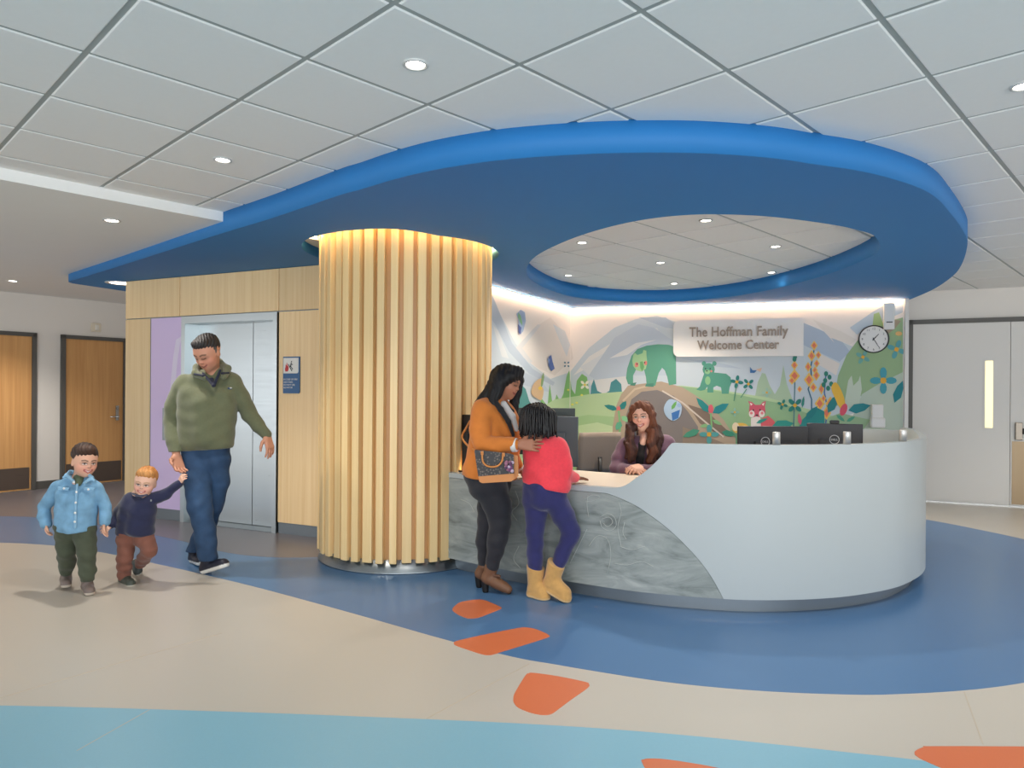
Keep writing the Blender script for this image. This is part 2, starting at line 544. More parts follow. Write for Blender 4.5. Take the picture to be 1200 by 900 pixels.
TILE_ME = tile_mesh()
tiles = []
for i in range(-14, 22):
    for j in range(-16, 18):
        c = G0 + E1 * (i + 0.5) + E2 * (j + 0.5)
        if c.y < 1.6 or c.y > 11.2 or abs(c.x) > 0.80 * c.y + 0.75: continue
        if (c - bulk_a).dot(BN) > 0.34: continue
        p = (c.x, c.y)
        if inside(p, slab_outline) and not inside(p, hole_outline):
            # hidden above the canopy unless it reaches one of its edges
            near = min(min((c.x - q[0]) ** 2 + (c.y - q[1]) ** 2 for q in slab_outline), min((c.x - q[0]) ** 2 + (c.y - q[1]) ** 2 for q in hole_outline)) ** 0.5
            if near > 0.42: continue
        if c.y > 10.6 - 0.3 * c.x + 2.2 or (c.x < -0.2 and c.y > 6.6): continue
        tiles.append(c)
tiles.sort(key=lambda c: c.length)
for c in tiles[:300]:
    o = bpy.data.objects.new('tile', TILE_ME); COL.objects.link(o)
    o.parent = ceiling; o.location = (c.x, c.y, Z_TILE - 0.002)

# lower drywall ceiling over the corridor on the left, with its bulkhead edge
dq = [bulk_a - BD * 6.0, bulk_b + BD * 0.1, Vector((-1.2, 6.6, 0)), Vector((-1.2, 7.6, 0)), Vector((-3.2, 13.6, 0)), Vector((-11.0, 13.6, 0)), Vector((-11.0, 0.2, 0))]
drywall = MB().prism([(p.x, p.y) for p in dq], Z_DRY, Z_TILE + 0.007).build('ceiling_corridor', M_DRYWALL)
tag(drywall, 'lower painted drywall ceiling above the corridor doors', kind='structure')

# ------------------------------------------------------------------ structure: walls
def wall_box(a, b, z0, z1, th, side=1):
    """vertical slab from a to b; its visible face is the line a-b, body on the far side"""
    a, b = Vector((a[0], a[1], 0)), Vector((b[0], b[1], 0))
    d = (b - a).normalized(); n = Vector((-d.y, d.x, 0)) * th * side
    return MB().prism([(p.x, p.y) for p in (a, b, b + n, a + n)], z0, z1)


LW_A, LW_D = Vector((-6.87, 9.42, 0)), Vector((0.569, 0.822, 0)).normalized()
lw0, lw1 = LW_A - LW_D * 4.5, LW_A + LW_D * 5.0
LW_N = Vector((LW_D.y, -LW_D.x, 0))                         # towards the room
wall_left = wall_box(lw0, lw1, 0, Z_DRY, 0.15, 1).build('wall_left', M_WALL)
tag(wall_left, 'warm white corridor wall with two wooden doors', kind='structure')

EW_A, EW_B = Vector((-4.33, 7.88, 0)), Vector((-1.30, 6.48, 0))
EW_U = (EW_B - EW_A).normalized(); EW_N = Vector((-EW_U.y, EW_U.x, 0))   # N points away from the room
if EW_N.y < 0: EW_N = -EW_N
wall_e = MB()
core = [EW_A + EW_N * 0.30, EW_B + EW_N * 0.30, EW_B + EW_N * 1.6, EW_A + EW_N * 5.5]
wall_e.prism([(p.x, p.y) for p in core], 0, Z_TILE).build('wall_elevator_core', M_WALL)
wall_elev = bpy.data.objects['wall_elevator_core']; wall_elev.name = 'wall_elevator'
tag(wall_elev, 'wood panelled wall around the elevator', kind='structure')

MA0, MA1, MB1 = Vector((-0.252, 8.04, 0)), Vector((0.83, 10.15, 0)), Vector((4.95, 8.89, 0))
MAd = (MA1 - MA0).normalized()
wall_box(MA0 - MAd * 1.0, MA1 + MAd * 0.1, 0, Z_SOFFIT + 0.002, 0.15, 1).build('wall_mural_left', plain('mural_ground', (238, 229, 220), 0.7))
MBd = (MB1 - MA1).normalized()
wall_box(MA1, MB1, 0, Z_SOFFIT + 0.002, 0.16, 1).build('wall_mural_back', MATS['mural_ground'])
tag(bpy.data.objects['wall_mural_left'], 'short side wall beside the column carrying the mountain mural', kind='structure')
tag(bpy.data.objects['wall_mural_back'], 'back wall behind the desk carrying the animal mural', kind='structure')
MAn = Vector((MAd.y, -MAd.x, 0)); MBn = Vector((MBd.y, -MBd.x, 0))
if MBn.y > 0: MBn = -MBn
if MAn.x < 0: MAn = -MAn
tr = MB1 + MBd * 0.022
MB().box((tr.x - MBn.x * 0.07, tr.y - MBn.y * 0.07, Z_SOFFIT / 2), (0.044, 0.20, Z_SOFFIT), math.atan2(MBd.y, MBd.x)).build('trim_1', plain('wall_end_trim', (206, 202, 196), 0.35))
tag(bpy.data.objects['trim_1'], 'pale metal end trim on the mural wall', kind='structure')

DW_P, DW_D = Vector((5.60, 9.30, 0)), Vector((0.903, -0.43, 0)).normalized()
dw0, dw1 = DW_P - DW_D * 2.5, DW_P + DW_D * 5.5
wall_right = wall_box(dw0, dw1, 0, Z_TILE, 0.15, 1).build('wall_right', M_WALL)
tag(wall_right, 'pale wall around the grey double doors', kind='structure')

# window wall behind the photographer: mullions only, the glass lets the day in
wf = MB()
for k in range(9): wf.box((-5.0 + k * 1.5, -5.2, 1.39), (0.06, 0.12, 2.78))
for z in (0.05, 1.0, 2.72): wf.box((1.0, -5.2, z), (12.2, 0.12, 0.08))
tag(wf.build('window_1', plain('mullion', (90, 92, 94), 0.4, metal=0.6)), 'tall glazed window wall behind the photographer', kind='structure')


# ------------------------------------------------------------------ corridor doors
def lw_pt(s, z, out=0.0):
    p = LW_A + LW_D * s + LW_N * out
    return (p.x, p.y, z)


def lw_s(px, py=500):
    """distance along the corridor wall where the sight line of a picture column meets it"""
    n = LW_N
    p = on_plane(px, py, LW_A, n)
    return (Vector((p.x, p.y, 0)) - LW_A).dot(LW_D)


def wall_frame(P, D, N):
    return Matrix(((D.x, N.x, 0), (D.y, N.y, 0), (0, 0, 1))).to_3x3()


RL = wall_frame(LW_A, LW_D, LW_N)


def lbox(mb, s0, s1, z0, z1, o0, o1, mi=0):
    c = LW_A + LW_D * ((s0 + s1) / 2) + LW_N * ((o0 + o1) / 2)
    return mb.box((c.x, c.y, (z0 + z1) / 2), (abs(s1 - s0), abs(o1 - o0), z1 - z0), M=RL, mi=mi)


def corridor_door(name, s0, s1, handle, label):
    d = empty(name, LW_A + LW_D * ((s0 + s1) / 2), 0, label, None, None, 'structure')
    fw = 0.055; zt = 2.12
    fr = MB()
    lbox(fr, s0, s0 + fw, 0, zt + fw, 0.0, 0.05); lbox(fr, s1 - fw, s1, 0, zt + fw, 0.0, 0.05); lbox(fr, s0, s1, zt, zt + fw, 0.0, 0.05)
    fr.build('door_frame', M_FRAME, d)
    lf = MB(); lbox(lf, s0 + fw, s1 - fw, 0.012, zt, 0.002, 0.022)
    leaf = lf.build('door_leaf', M_DOORWOOD, d)
    lbox(MB(), s0 + fw + 0.02, s1 - fw - 0.02, 0.03, 0.32, 0.022, 0.026).build('kick_plate', brushed('kick_steel', (140, 128, 120), 0.3), leaf)
    lbox(MB(), s0 + fw, s1 - fw, 0.0, 0.012, 0.0, 0.06).build('threshold', M_CHROME, d)
    if handle:
        h = MB(); sx = s1 - fw - 0.085
        lbox(h, sx - 0.022, sx + 0.022, 0.93, 1.15, 0.022, 0.036)
        c = lw_pt(sx, 0.985, 0.036); e = lw_pt(sx, 0.985, 0.075); g = lw_pt(sx - 0.12, 0.985, 0.075)
        h.tube([c, e], 0.012); h.tube([e, g], 0.010)
        h.tube([lw_pt(sx, 1.11, 0.036), lw_pt(sx, 1.11, 0.05)], 0.016)
        h.build('door_handle', M_CHROME, leaf)
    return d


sA1, sB0, sB1 = lw_s(41), lw_s(70), lw_s(147)
corridor_door('door_1', sA1 - 1.07, sA1, False, 'wooden corridor door cut off by the left edge of the picture')
corridor_door('door_2', sB0, sB1, True, 'wooden corridor door with lever handle beside the panelled wall')
lbox(MB(), sA1, sB0, 0, 0.11, 0, 0.014).build('baseboard_left', M_FRAME)
tag(bpy.data.objects['baseboard_left'], 'dark rubber baseboard between the corridor doors', kind='structure')
sc_ = lw_s(111)
al = empty('wall_alarm', LW_A + LW_D * sc_, 0, 'small cream alarm box on the wall above the corridor door', 'alarm')
al.location.z = 2.28
b1 = MB(); c = lw_pt(sc_, 2.31, 0.02); b1.bevbox(c, (0.13, 0.045, 0.13), 0.01, M=RL)
b1.build('housing', plain('cream_plastic', (226, 216, 196), 0.5), al)
b2 = MB(); c = lw_pt(sc_, 2.31, 0.05); b2.bevbox(c, (0.05, 0.03, 0.08), 0.01, M=RL)
b2.build('lens', plain('alarm_lens', (236, 232, 222), 0.2), al)

# ------------------------------------------------------------------ elevator wall
RE = Matrix(((EW_U.x, EW_N.x, 0), (EW_U.y, EW_N.y, 0), (0, 0, 1))).to_3x3()


def ew_s(px, py=450):
    p = on_plane(px, py, EW_A, EW_N)
    return (Vector((p.x, p.y, 0)) - EW_A).dot(EW_U)


def ew_z(px, py):
    return on_plane(px, py, EW_A, EW_N).z


def ebox(mb, s0, s1, z0, z1, d0, d1, mi=0, bev=0.0):
    c = EW_A + EW_U * ((s0 + s1) / 2) + EW_N * ((d0 + d1) / 2)
    a = (c.x, c.y, (z0 + z1) / 2), (abs(s1 - s0), abs(d1 - d0), z1 - z0)
    return mb.bevbox(a[0], a[1], bev, M=RE, mi=mi) if bev else mb.box(a[0], a[1], M=RE, mi=mi)


e0, e1, e2, e3, e4, e5 = 0.0, ew_s(210), ew_s(326), ew_s(176), ew_s(213), ew_s(325)
eEnd = (EW_B - EW_A).length
zj = 2.19
g = 0.005
for s0, s1, z0, z1 in ((e0, e1 - g, zj + g, Z_SOFFIT - 0.004), (e1 + g, e2 - g, zj + g, Z_SOFFIT - 0.004), (e2 + g, eEnd, zj + g, Z_SOFFIT - 0.004),
                       (e0, e3 - g, 0.11, zj - g), (e2 + g, eEnd, 0.11, zj - g)):
    ebox(MB(), s0, s1, z0, z1, 0.0, 0.30, bev=0.003).build('wood_panel', M_WOOD, wall_elev)
ebox(MB(), e0, e3 - g, 0, 0.11, 0.012, 0.30).build('plinth', M_PLINTH, wall_elev)
ebox(MB(), e2 + g, eEnd, 0, 0.11, 0.012, 0.30).build('plinth', M_PLINTH, wall_elev)
ebox(MB(), e0 + 0.01, eEnd, zj - g, zj + g, 0.012, 0.30).build('joint_strip', M_PLINTH, wall_elev)

glassp = empty('glass_panel', EW_A + EW_U * ((e3 + e4) / 2), 0, 'lavender back-painted glass panel with a white swoosh beside the elevator', 'glass panel')
M_LAV = plain('lavender_glass', (222, 198, 238), 0.08, coat=1.0, noise=0.02, nscale=2)
ebox(MB(), e3 + 0.004, e4 - 0.004, 0.12, zj - 0.006, 0.004, 0.02).build('pane', M_LAV, glassp)
ebox(MB(), e3 + 0.002, e4 - 0.002, 0.0, 0.118, 0.010, 0.30).build('plinth', M_PLINTH, glassp)
ebox(MB(), e3 - 0.003, e3 + 0.003, 0.12, zj - 0.006, 0.001, 0.02).build('edge_strip', M_PLINTH, glassp)
ebox(MB(), e3, e4, 0.0, zj, 0.021, 0.30).build('backing', M_PLINTH, glassp)


def on_ew(x, y, off=0.0):
    p = on_plane(x, y, EW_A, EW_N); return p - EW_N * off


sw = [(213, 394), (206, 398), (203, 416), (200.5, 440), (198, 470), (197, 500), (203.5, 500), (204.5, 470), (206, 440), (208.5, 416), (211, 402), (213, 400)]
mbs = MB(); pp = [on_ew(min(x, 212.4), y, 0.0) for x, y in sw]
mbs.frame_prism([((Vector((p.x, p.y, 0)) - EW_A).dot(EW_U), p.z) for p in pp], lambda u, v, d: tuple(EW_A + EW_U * u + EW_N * (0.0035 - d) + Vector((0, 0, v))), 0.0004, 0.0)
mbs.build('printed_swoosh', plain('swoosh_white', (226, 214, 236), 0.2), glassp)

cp = empty('call_panel', on_ew(196, 500), 0, 'steel elevator call plate on the lavender glass behind the man', 'call plate')
ebox(MB(), ew_s(191.2), ew_s(199), ew_z(195, 516), ew_z(195, 478), -0.008, 0.004, bev=0.003).build('plate', M_STEELD, cp)
for yy in (490, 498): ebox(MB(), ew_s(193.5), ew_s(196.5), ew_z(195, yy + 2.5), ew_z(195, yy - 2.5), -0.014, -0.008, bev=0.002).build('button', M_CHROME, cp)
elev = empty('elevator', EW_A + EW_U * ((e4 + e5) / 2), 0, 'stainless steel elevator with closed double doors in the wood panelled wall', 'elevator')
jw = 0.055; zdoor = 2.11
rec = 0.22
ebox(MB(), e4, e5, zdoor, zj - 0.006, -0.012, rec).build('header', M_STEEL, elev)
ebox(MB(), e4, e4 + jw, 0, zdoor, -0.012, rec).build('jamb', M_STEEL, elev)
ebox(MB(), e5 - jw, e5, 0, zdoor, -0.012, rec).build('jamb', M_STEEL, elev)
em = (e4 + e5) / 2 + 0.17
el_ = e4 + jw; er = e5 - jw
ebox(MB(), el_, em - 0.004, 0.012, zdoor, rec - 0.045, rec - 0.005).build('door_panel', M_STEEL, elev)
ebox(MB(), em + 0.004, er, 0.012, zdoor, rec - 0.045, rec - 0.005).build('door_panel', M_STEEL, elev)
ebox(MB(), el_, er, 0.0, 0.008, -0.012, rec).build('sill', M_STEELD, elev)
ebox(MB(), el_, er, 0.0, zdoor, rec - 0.003, rec + 0.05).build('shaft_shade', M_BLACK, elev)  # black sheet standing in for the shade of the shaft behind the doors

# fire safety sign on the wood panel
sg = empty('fire_safety_sign', on_ew(342, 440, 0.0), 0, 'blue and white fire safety sign on the wood panel right of the elevator', 'sign')


def sgp(u, v):   # u 0..1 across, v 0..1 down
    return on_ew(332.6 + u * 19.2, 418.5 + v * 42.5 - u * 0.6)


sA, sB = ew_s(332.4), ew_s(351.8)
zA, zB = ew_z(342, 461), ew_z(342, 418)
sH = zB - zA; sW = sB - sA


def rrect(x0, y0, x1, y1, r, n=5, corners=(1, 1, 1, 1)):
    out = []
    for (cx, cy, a, on) in ((x1 - r, y1 - r, 0, corners[0]), (x0 + r, y1 - r, 90, corners[1]), (x0 + r, y0 + r, 180, corners[2]), (x1 - r, y0 + r, 270, corners[3])):
        if on:
            for k in range(n + 1):
                q = math.radians(a + 90 * k / n); out.append((cx + r * math.cos(q), cy + r * math.sin(q)))
        else:
            q = math.radians(a + 45); s = math.sqrt(2) * r
            out.append((cx + s * math.cos(q), cy + s * math.sin(q)))
    return out


def ew3(off):
    return lambda u, v, d: tuple(EW_A + EW_U * (sA + u) - EW_N * (off + d) + Vector((0, 0, zA + v)))


MB().frame_prism(rrect(0, 0, sW, sH, 0.018, corners=(0, 0, 0, 1)), ew3(0.0), 0.010, 0.0).build('board', plain('sign_blue', (40, 92, 142), 0.4), sg)
MB().frame_prism(rrect(0.006, sH * 0.545, sW - 0.014, sH - 0.012, 0.02, corners=(0, 0, 0, 1)), ew3(0.010), 0.001, 0.0).build('picture_field', plain('sign_white', (236, 234, 228), 0.5), sg)
fl = [(0.030, 0.215), (0.026, 0.24), (0.034, 0.262), (0.033, 0.285), (0.044, 0.272), (0.048, 0.305), (0.058, 0.285), (0.060, 0.262), (0.068, 0.275), (0.074, 0.252), (0.070, 0.228), (0.060, 0.214)]
ks = sH / 0.36
MB().frame_prism([(x * ks, y * ks) for x, y in fl], ew3(0.011), 0.001, 0.0).build('flame_symbol', plain('sign_red', (206, 54, 58), 0.5), sg)
fg = MB()
for pl in ([(0.064, 0.285), (0.072, 0.290), (0.118, 0.222), (0.110, 0.216)], [(0.088, 0.262), (0.100, 0.300), (0.110, 0.298), (0.104, 0.256)], [(0.100, 0.256), (0.110, 0.258), (0.128, 0.238), (0.122, 0.232)],
           [(0.104, 0.296), (0.126, 0.282), (0.124, 0.276), (0.102, 0.288)], [(0.100, 0.306), (0.106, 0.318), (0.116, 0.314), (0.112, 0.302)]):
    fg.frame_prism([(x * ks, y * ks) for x, y in pl], ew3(0.011), 0.001, 0.0)
fg.build('stair_figure', plain('sign_black', (40, 44, 48), 0.5), sg)


def text_mesh(name, txt, size, M4, mat, parent, extrude=0.002, align='LEFT', space=1.0, offset=0.0):
    cu = bpy.data.curves.new(name, 'FONT')
    cu.body = txt; cu.size = size; cu.extrude = extrude; cu.align_x = align; cu.space_character = space; cu.offset = offset
    cu.resolution_u = 3
    o = bpy.data.objects.new(name, cu); COL.objects.link(o)
    dg = bpy.context.evaluated_depsgraph_get()
    dg.update()
    me = bpy.data.meshes.new_from_object(o.evaluated_get(dg))
    bpy.data.objects.remove(o); bpy.data.curves.remove(cu)
    me.transform(M4)
    me.materials.clear()
    me.name = name
    return link_mesh(name, me, mat, parent)


def plane_M4(origin, xdir, zdir=Vector((0, 0, 1)), out=None):
    n = out if out is not None else xdir.cross(zdir)
    return Matrix(((xdir.x, zdir.x, n.x, origin[0]), (xdir.y, zdir.y, n.y, origin[1]), (xdir.z, zdir.z, n.z, origin[2]), (0, 0, 0, 1)))


def letters(txt, size, M4, mat, parent, extrude, space, offset):
    """raised lettering, each letter a part of its own"""
    tmp = text_mesh('letter', txt, size, Matrix.Identity(4), mat, None, extrude, 'CENTER', space, offset)
    bm = bmesh.new(); bm.from_mesh(tmp.data); bmesh.ops.remove_doubles(bm, verts=bm.verts, dist=1e-6)
    bm.faces.ensure_lookup_table(); left = set(bm.faces); isl = []
    while left:
        st_ = [left.pop()]; grp = list(st_)
        while st_:
            f = st_.pop()
            for e in f.edges:
                for q in e.link_faces:
                    if q in left: left.discard(q); st_.append(q); grp.append(q)
        xs = [v.co.x for f in grp for v in f.verts]; isl.append([min(xs), max(xs), grp])
    isl.sort(key=lambda a: a[0]); out = []
    for a, b_, grp in isl:
        if out and (a + b_) / 2 < out[-1][1] - 0.1 * (out[-1][1] - out[-1][0]): out[-1][2] += grp; out[-1][1] = max(out[-1][1], b_)
        else: out.append([a, b_, grp])
    for a, b_, grp in out:
        vs = list({v for f in grp for v in f.verts}); ix = {v: i for i, v in enumerate(vs)}
        MB().add([M4 @ v.co for v in vs], [tuple(ix[v] for v in f.verts) for f in grp]).build('letter', mat, parent, fix=False)
    bm.free(); bpy.data.objects.remove(tmp)


for k, t in enumerate(('IN CASE OF FIRE', 'USE STAIRS', 'DO NOT USE', 'ELEVATOR')):
    o3 = Vector(ew3(0.0108)(0.008, sH * (0.36 - 0.075 * k), 0))
    text_mesh('lettering', t, 0.024 * ks, plane_M4(o3, EW_U, out=-EW_N), plain('sign_white', (236, 234, 228), 0.5), sg, 0.0004)

# ------------------------------------------------------------------ slatted column
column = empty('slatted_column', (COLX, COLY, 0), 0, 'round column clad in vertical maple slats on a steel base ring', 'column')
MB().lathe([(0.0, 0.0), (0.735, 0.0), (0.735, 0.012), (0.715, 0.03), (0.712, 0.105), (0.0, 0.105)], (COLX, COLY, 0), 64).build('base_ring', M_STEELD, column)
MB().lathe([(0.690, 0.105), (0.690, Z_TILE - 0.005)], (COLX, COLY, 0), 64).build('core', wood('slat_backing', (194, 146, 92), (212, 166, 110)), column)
NSL = 44


def slat_mesh(w, depth, r):
    mb = MB(); zh = Z_TILE - 0.12
    mb.bevbox((r - depth / 2, 0, 0.085 + zh / 2), (depth, w, zh), 0.003)
    me = mb.mesh('slat'); me.materials.append(M_SLAT)
    return me


slat_kinds = [slat_mesh(0.064, 0.10, 0.742), slat_mesh(0.074, 0.075, 0.722), slat_mesh(0.056, 0.115, 0.747), slat_mesh(0.078, 0.085, 0.732)]
for k in range(NSL):
    o = bpy.data.objects.new('slat', slat_kinds[(k * 7 + (k // 3) * 5) % 4]); COL.objects.link(o)
    o.parent = column; o.rotation_euler = (0, 0, 2 * math.pi * (k + 0.15) / NSL)
# cove light ring hidden in the canopy opening around the column
ring = empty('column_cove_light', (COLX, COLY, Z_SOFFIT + 0.11), 0, 'warm ring of cove light around the top of the slatted column', 'light')
MB().lathe([(0.768, Z_SOFFIT + 0.118), (0.792, Z_SOFFIT + 0.118), (0.792, Z_SOFFIT + 0.112), (0.768, Z_SOFFIT + 0.112), (0.768, Z_SOFFIT + 0.118)], (COLX, COLY, 0), 64).build('led_strip', M_LED, ring)
MB().lathe([(0.764, Z_SOFFIT + 0.135), (0.796, Z_SOFFIT + 0.135), (0.796, Z_SOFFIT + 0.119), (0.764, Z_SOFFIT + 0.119), (0.764, Z_SOFFIT + 0.135)], (COLX, COLY, 0), 64).build('channel', M_TRIM, ring)

# cove light along the top of the mural walls
for nm, a, b, n_, lab in (('mural_cove_light', MA0 - MAd * 0.4, MA1 - MAd * 0.05, MAn, 'warm cove light strip along the top of the short mural wall'),
                          ('mural_cove_light', MA1 + MBd * 0.06, MB1 - MBd * 0.02, MBn, 'warm cove light strip along the top of the long mural wall')):
    e = empty(nm, ((a + b) / 2) + Vector((0, 0, Z_SOFFIT)), 0, lab, 'light', 'mural cove lights')
    d = (b - a).normalized()
    q = lambda p, o: (p + n_ * o)
    MB().prism([q(a, 0.018)[:2], q(b, 0.018)[:2], q(b, 0.042)[:2], q(a, 0.042)[:2]], Z_SOFFIT - 0.030, Z_SOFFIT - 0.023).build('led_strip', M_LEDW, e)
    MB().prism([q(a, 0.026)[:2], q(b, 0.026)[:2], q(b, 0.034)[:2], q(a, 0.034)[:2]], Z_SOFFIT - 0.0229, Z_SOFFIT - 0.0005).build('channel', M_TRIM, e)


# ------------------------------------------------------------------ mural (flat printed shapes on the two walls)
M_PRINT = vcol('mural_print', 0.65)
XCORN = 668.5
mural = empty('wall_mural', MA1, 0, 'printed mural of mountains, green hills, bears, a fox and flowers', 'mural')


def clip_x(poly, x, keep_left):
    out = []
    n = len(poly)
    for i in range(n):
        a, b = poly[i], poly[(i + 1) % n]
        ia = (a[0] <= x) == keep_left or a[0] == x; ib = (b[0] <= x) == keep_left or b[0] == x
        if ia: out.append(a)
        if ia != ib:
            t = (x - a[0]) / (b[0] - a[0]); out.append((x, a[1] + (b[1] - a[1]) * t))
    return out


LAYER = [0]


class Print:
    def __init__(s, fade=0.14): s.mb = MB(); s.cols = []; s.fade = fade

    def poly(s, pts, c, smooth=0):
        if smooth: pts = [(v.x, v.y) for v in spline([Vector((p[0], p[1], 0)) for p in pts], smooth, True)]
        LAYER[0] += 1
        c = lin(c) if isinstance(c, str) else c
        if max(c) > 1: c = tuple(v * (1 - s.fade) + w * s.fade for v, w in zip(c, (232, 226, 214)))
        off = 0.0008 + 0.00006 * LAYER[0]
        for left in (True, False):
            q = clip_x(pts, XCORN, left)
            q = [(min(x, 1058.5), y) for x, y in q]
            if len(q) < 3: continue
            n, p0, d = (MAn, MA0, MAd) if left else (MBn, MA1, MBd)
            w = [on_plane(x, y, p0, n) for x, y in q]
            uv = []
            for p in w:
                t = ((Vector((p.x, p.y, 0)) - p0).dot(d), min(p.z, Z_SOFFIT - 0.02))
                if not uv or (Vector(t) - Vector(uv[-1])).length > 1e-4: uv.append(t)
            if (Vector(uv[0]) - Vector(uv[-1])).length < 1e-4: uv.pop()
            if len(uv) < 3: continue
            k = len(s.mb.f)
            try:
                s.mb.frame_prism(uv, lambda u, v, dd: tuple(p0 + d * u + n * (off + dd) + Vector((0, 0, v))), 0.0, None)
            except Exception:
                continue
            s.cols += [lin(c) if max(c) > 1 else c] * (len(s.mb.f) - k)
        return s

    def ell(s, cx, cy, rx, ry, c, rot=0.0, n=14):
        a = math.radians(rot)
        return s.poly([(cx + rx * math.cos(t) * math.cos(a) - ry * math.sin(t) * math.sin(a), cy + rx * math.cos(t) * math.sin(a) + ry * math.sin(t) * math.cos(a))
                       for t in [2 * math.pi * k / n for k in range(n)]], c)

    def leaf(s, x0, y0, x1, y1, w, c):
        d = Vector((x1 - x0, y1 - y0)); n = Vector((-d.y, d.x)).normalized() * w
        return s.poly([(x0, y0), (x0 + d.x * .3 + n.x, y0 + d.y * .3 + n.y), (x0 + d.x * .7 + n.x * .8, y0 + d.y * .7 + n.y * .8), (x1, y1),
                       (x0 + d.x * .7 - n.x * .8, y0 + d.y * .7 - n.y * .8), (x0 + d.x * .3 - n.x, y0 + d.y * .3 - n.y)], c)

    def diamond(s, cx, cy, w, h, c1, c2):
        s.poly([(cx, cy - h), (cx + w, cy), (cx, cy + h), (cx - w, cy)], c1)
        return s.poly([(cx, cy - h * .62), (cx + w * .6, cy), (cx, cy + h * .62), (cx - w * .6, cy)], c2)

    def line(s, pts, w, c):
        P = [Vector(p) for p in pts]; L = []; R_ = []
        for i, p in enumerate(P):
            t = (P[min(i + 1, len(P) - 1)] - P[max(0, i - 1)]).normalized(); n = Vector((-t.y, t.x)) * w
            L.append(tuple(p + n)); R_.append(tuple(p - n))
        return s.poly(L + R_[::-1], c)

    def flower(s, cx, cy, r, c, cc='#e0a83c', n=4, rot=0):
        for k in range(n):
            a = math.radians(rot + 360 / n * k)
            s.ell(cx + math.cos(a) * r * .6, cy + math.sin(a) * r * .6, r * .45, r * .27, c, math.degrees(a), 10)
        return s.ell(cx, cy, r * .25, r * .25, cc, 0, 8)

    def done(s, name):
        me = s.mb.mesh(name)
        at_ = me.color_attributes.new('Col', 'FLOAT_COLOR', 'CORNER')
        buf = np.ones((len(me.loops), 4), np.float32)
        i = 0
        for f, c in zip(me.polygons, s.cols):
            buf[f.loop_start:f.loop_start + f.loop_total, :3] = c
        at_.data.foreach_set('color', buf.ravel())
        return link_mesh(name, me, M_PRINT, mural)


p = Print(0.42)   # sky and mountains
p.poly([(560, 360), (580, 356), (590, 376), (604, 402), (622, 426), (645, 444), (668, 436), (690, 408), (720, 384), (745, 374), (770, 370), (800, 380), (860, 410), (945, 380), (985, 400), (1012, 412), (1012, 480), (900, 520), (560, 520)], (182, 200, 216))
p.poly([(602, 410), (626, 384), (645, 372), (660, 388), (669, 404), (672, 420), (650, 440), (628, 430)], (226, 214, 206))
p.poly([(604, 408), (630, 380), (634, 381), (612, 408), (624, 424), (620, 426)], (206, 206, 210))
p.poly([(648, 380), (662, 388), (668, 404), (664, 418), (656, 400)], (190, 202, 214))
p.poly([(560, 352), (577, 346), (586, 368), (600, 402), (624, 432), (650, 448), (648, 452), (620, 438), (596, 412), (580, 380)], (150, 172, 198))
p.poly([(577, 380), (584, 388), (596, 420), (588, 418)], (206, 214, 222))
p.poly([(600, 430), (632, 444), (645, 460), (610, 450)], (162, 182, 206))
p.poly([(690, 418), (740, 388), (745, 392), (700, 425), (672, 440)], (226, 226, 226))
p.poly([(680, 430), (728, 402), (770, 384), (772, 388), (730, 410), (690, 440)], (208, 216, 224))
p.poly([(720, 396), (748, 380), (766, 384), (790, 400), (790, 440), (740, 440), (700, 446), (690, 440)], (164, 184, 208))
p.poly([(714, 420), (745, 402), (770, 398), (752, 404), (735, 416)], (222, 224, 228))
p.poly([(748, 372), (780, 372), (800, 386), (780, 384)], (150, 174, 202))
p.poly([(790, 418), (942, 418), (942, 440), (990, 450), (980, 480), (790, 470)], (176, 194, 212))
p.poly([(690, 446), (740, 440), (735, 462), (700, 470)], (214, 214, 216))
p.poly([(800, 420), (840, 424), (870, 432), (840, 430)], (150, 172, 200))
p.poly([(941, 378), (960, 386), (985, 398), (996, 412), (984, 424), (962, 414), (941, 404)], (136, 162, 196))
p.poly([(952, 374), (985, 388), (1004, 398), (996, 404), (974, 396), (978, 402)], (230, 218, 208))
p.poly([(956, 412), (984, 426), (980, 440), (960, 428)], (226, 212, 204))
p.poly([(996, 384), (1022, 366), (1044, 352), (1058, 352), (1058, 366), (1026, 380), (1004, 392)], (158, 184, 210))
p.done('mountains')
p = Print(0.22)   # far trees and hills
p.poly([(883, 475), (888, 448), (893, 437), (897, 438), (902, 452), (908, 462), (914, 452), (918, 428), (922, 450), (928, 466), (932, 478)], (158, 186, 150))
p.poly([(597, 520), (605, 468), (606, 456), (610, 460), (612, 452), (616, 456), (620, 470), (626, 478), (634, 470), (640, 482), (640, 520)], (46, 128, 124))
p.poly([(628, 520), (634, 466), (640, 474), (641, 480), (644, 450), (648, 478), (652, 462), (656, 470), (660, 462), (664, 440), (667, 434), (670, 456), (674, 462), (676, 446), (682, 438), (688, 442), (691, 462), (696, 475), (680, 520)], (104, 170, 84))
p.poly([(690, 480), (693, 452), (696, 444), (700, 458), (708, 462), (714, 458), (716, 448), (722, 444), (728, 450), (730, 470), (726, 480)], (38, 120, 128))
p.poly([(560, 520), (610, 492), (650, 468), (690, 462), (740, 458), (770, 452), (800, 452), (850, 458), (900, 466), (985, 490), (985, 560), (560, 560)], (172, 202, 146), 0)
p.poly([(560, 540), (620, 498), (690, 486), (740, 490), (740, 560), (560, 560)], (150, 190, 128))
p.poly([(640, 505), (700, 495), (740, 505), (720, 520), (650, 520)], (190, 214, 160))
p.poly([(790, 452), (830, 456), (872, 464), (920, 474), (960, 490), (960, 540), (770, 540), (780, 480)], (128, 172, 118))
p.poly([(976, 478), (982, 440), (992, 416), (1004, 400), (1020, 386), (1036, 378), (1058, 372), (1058, 470), (1020, 470), (1004, 462)], (128, 164, 112), 0)
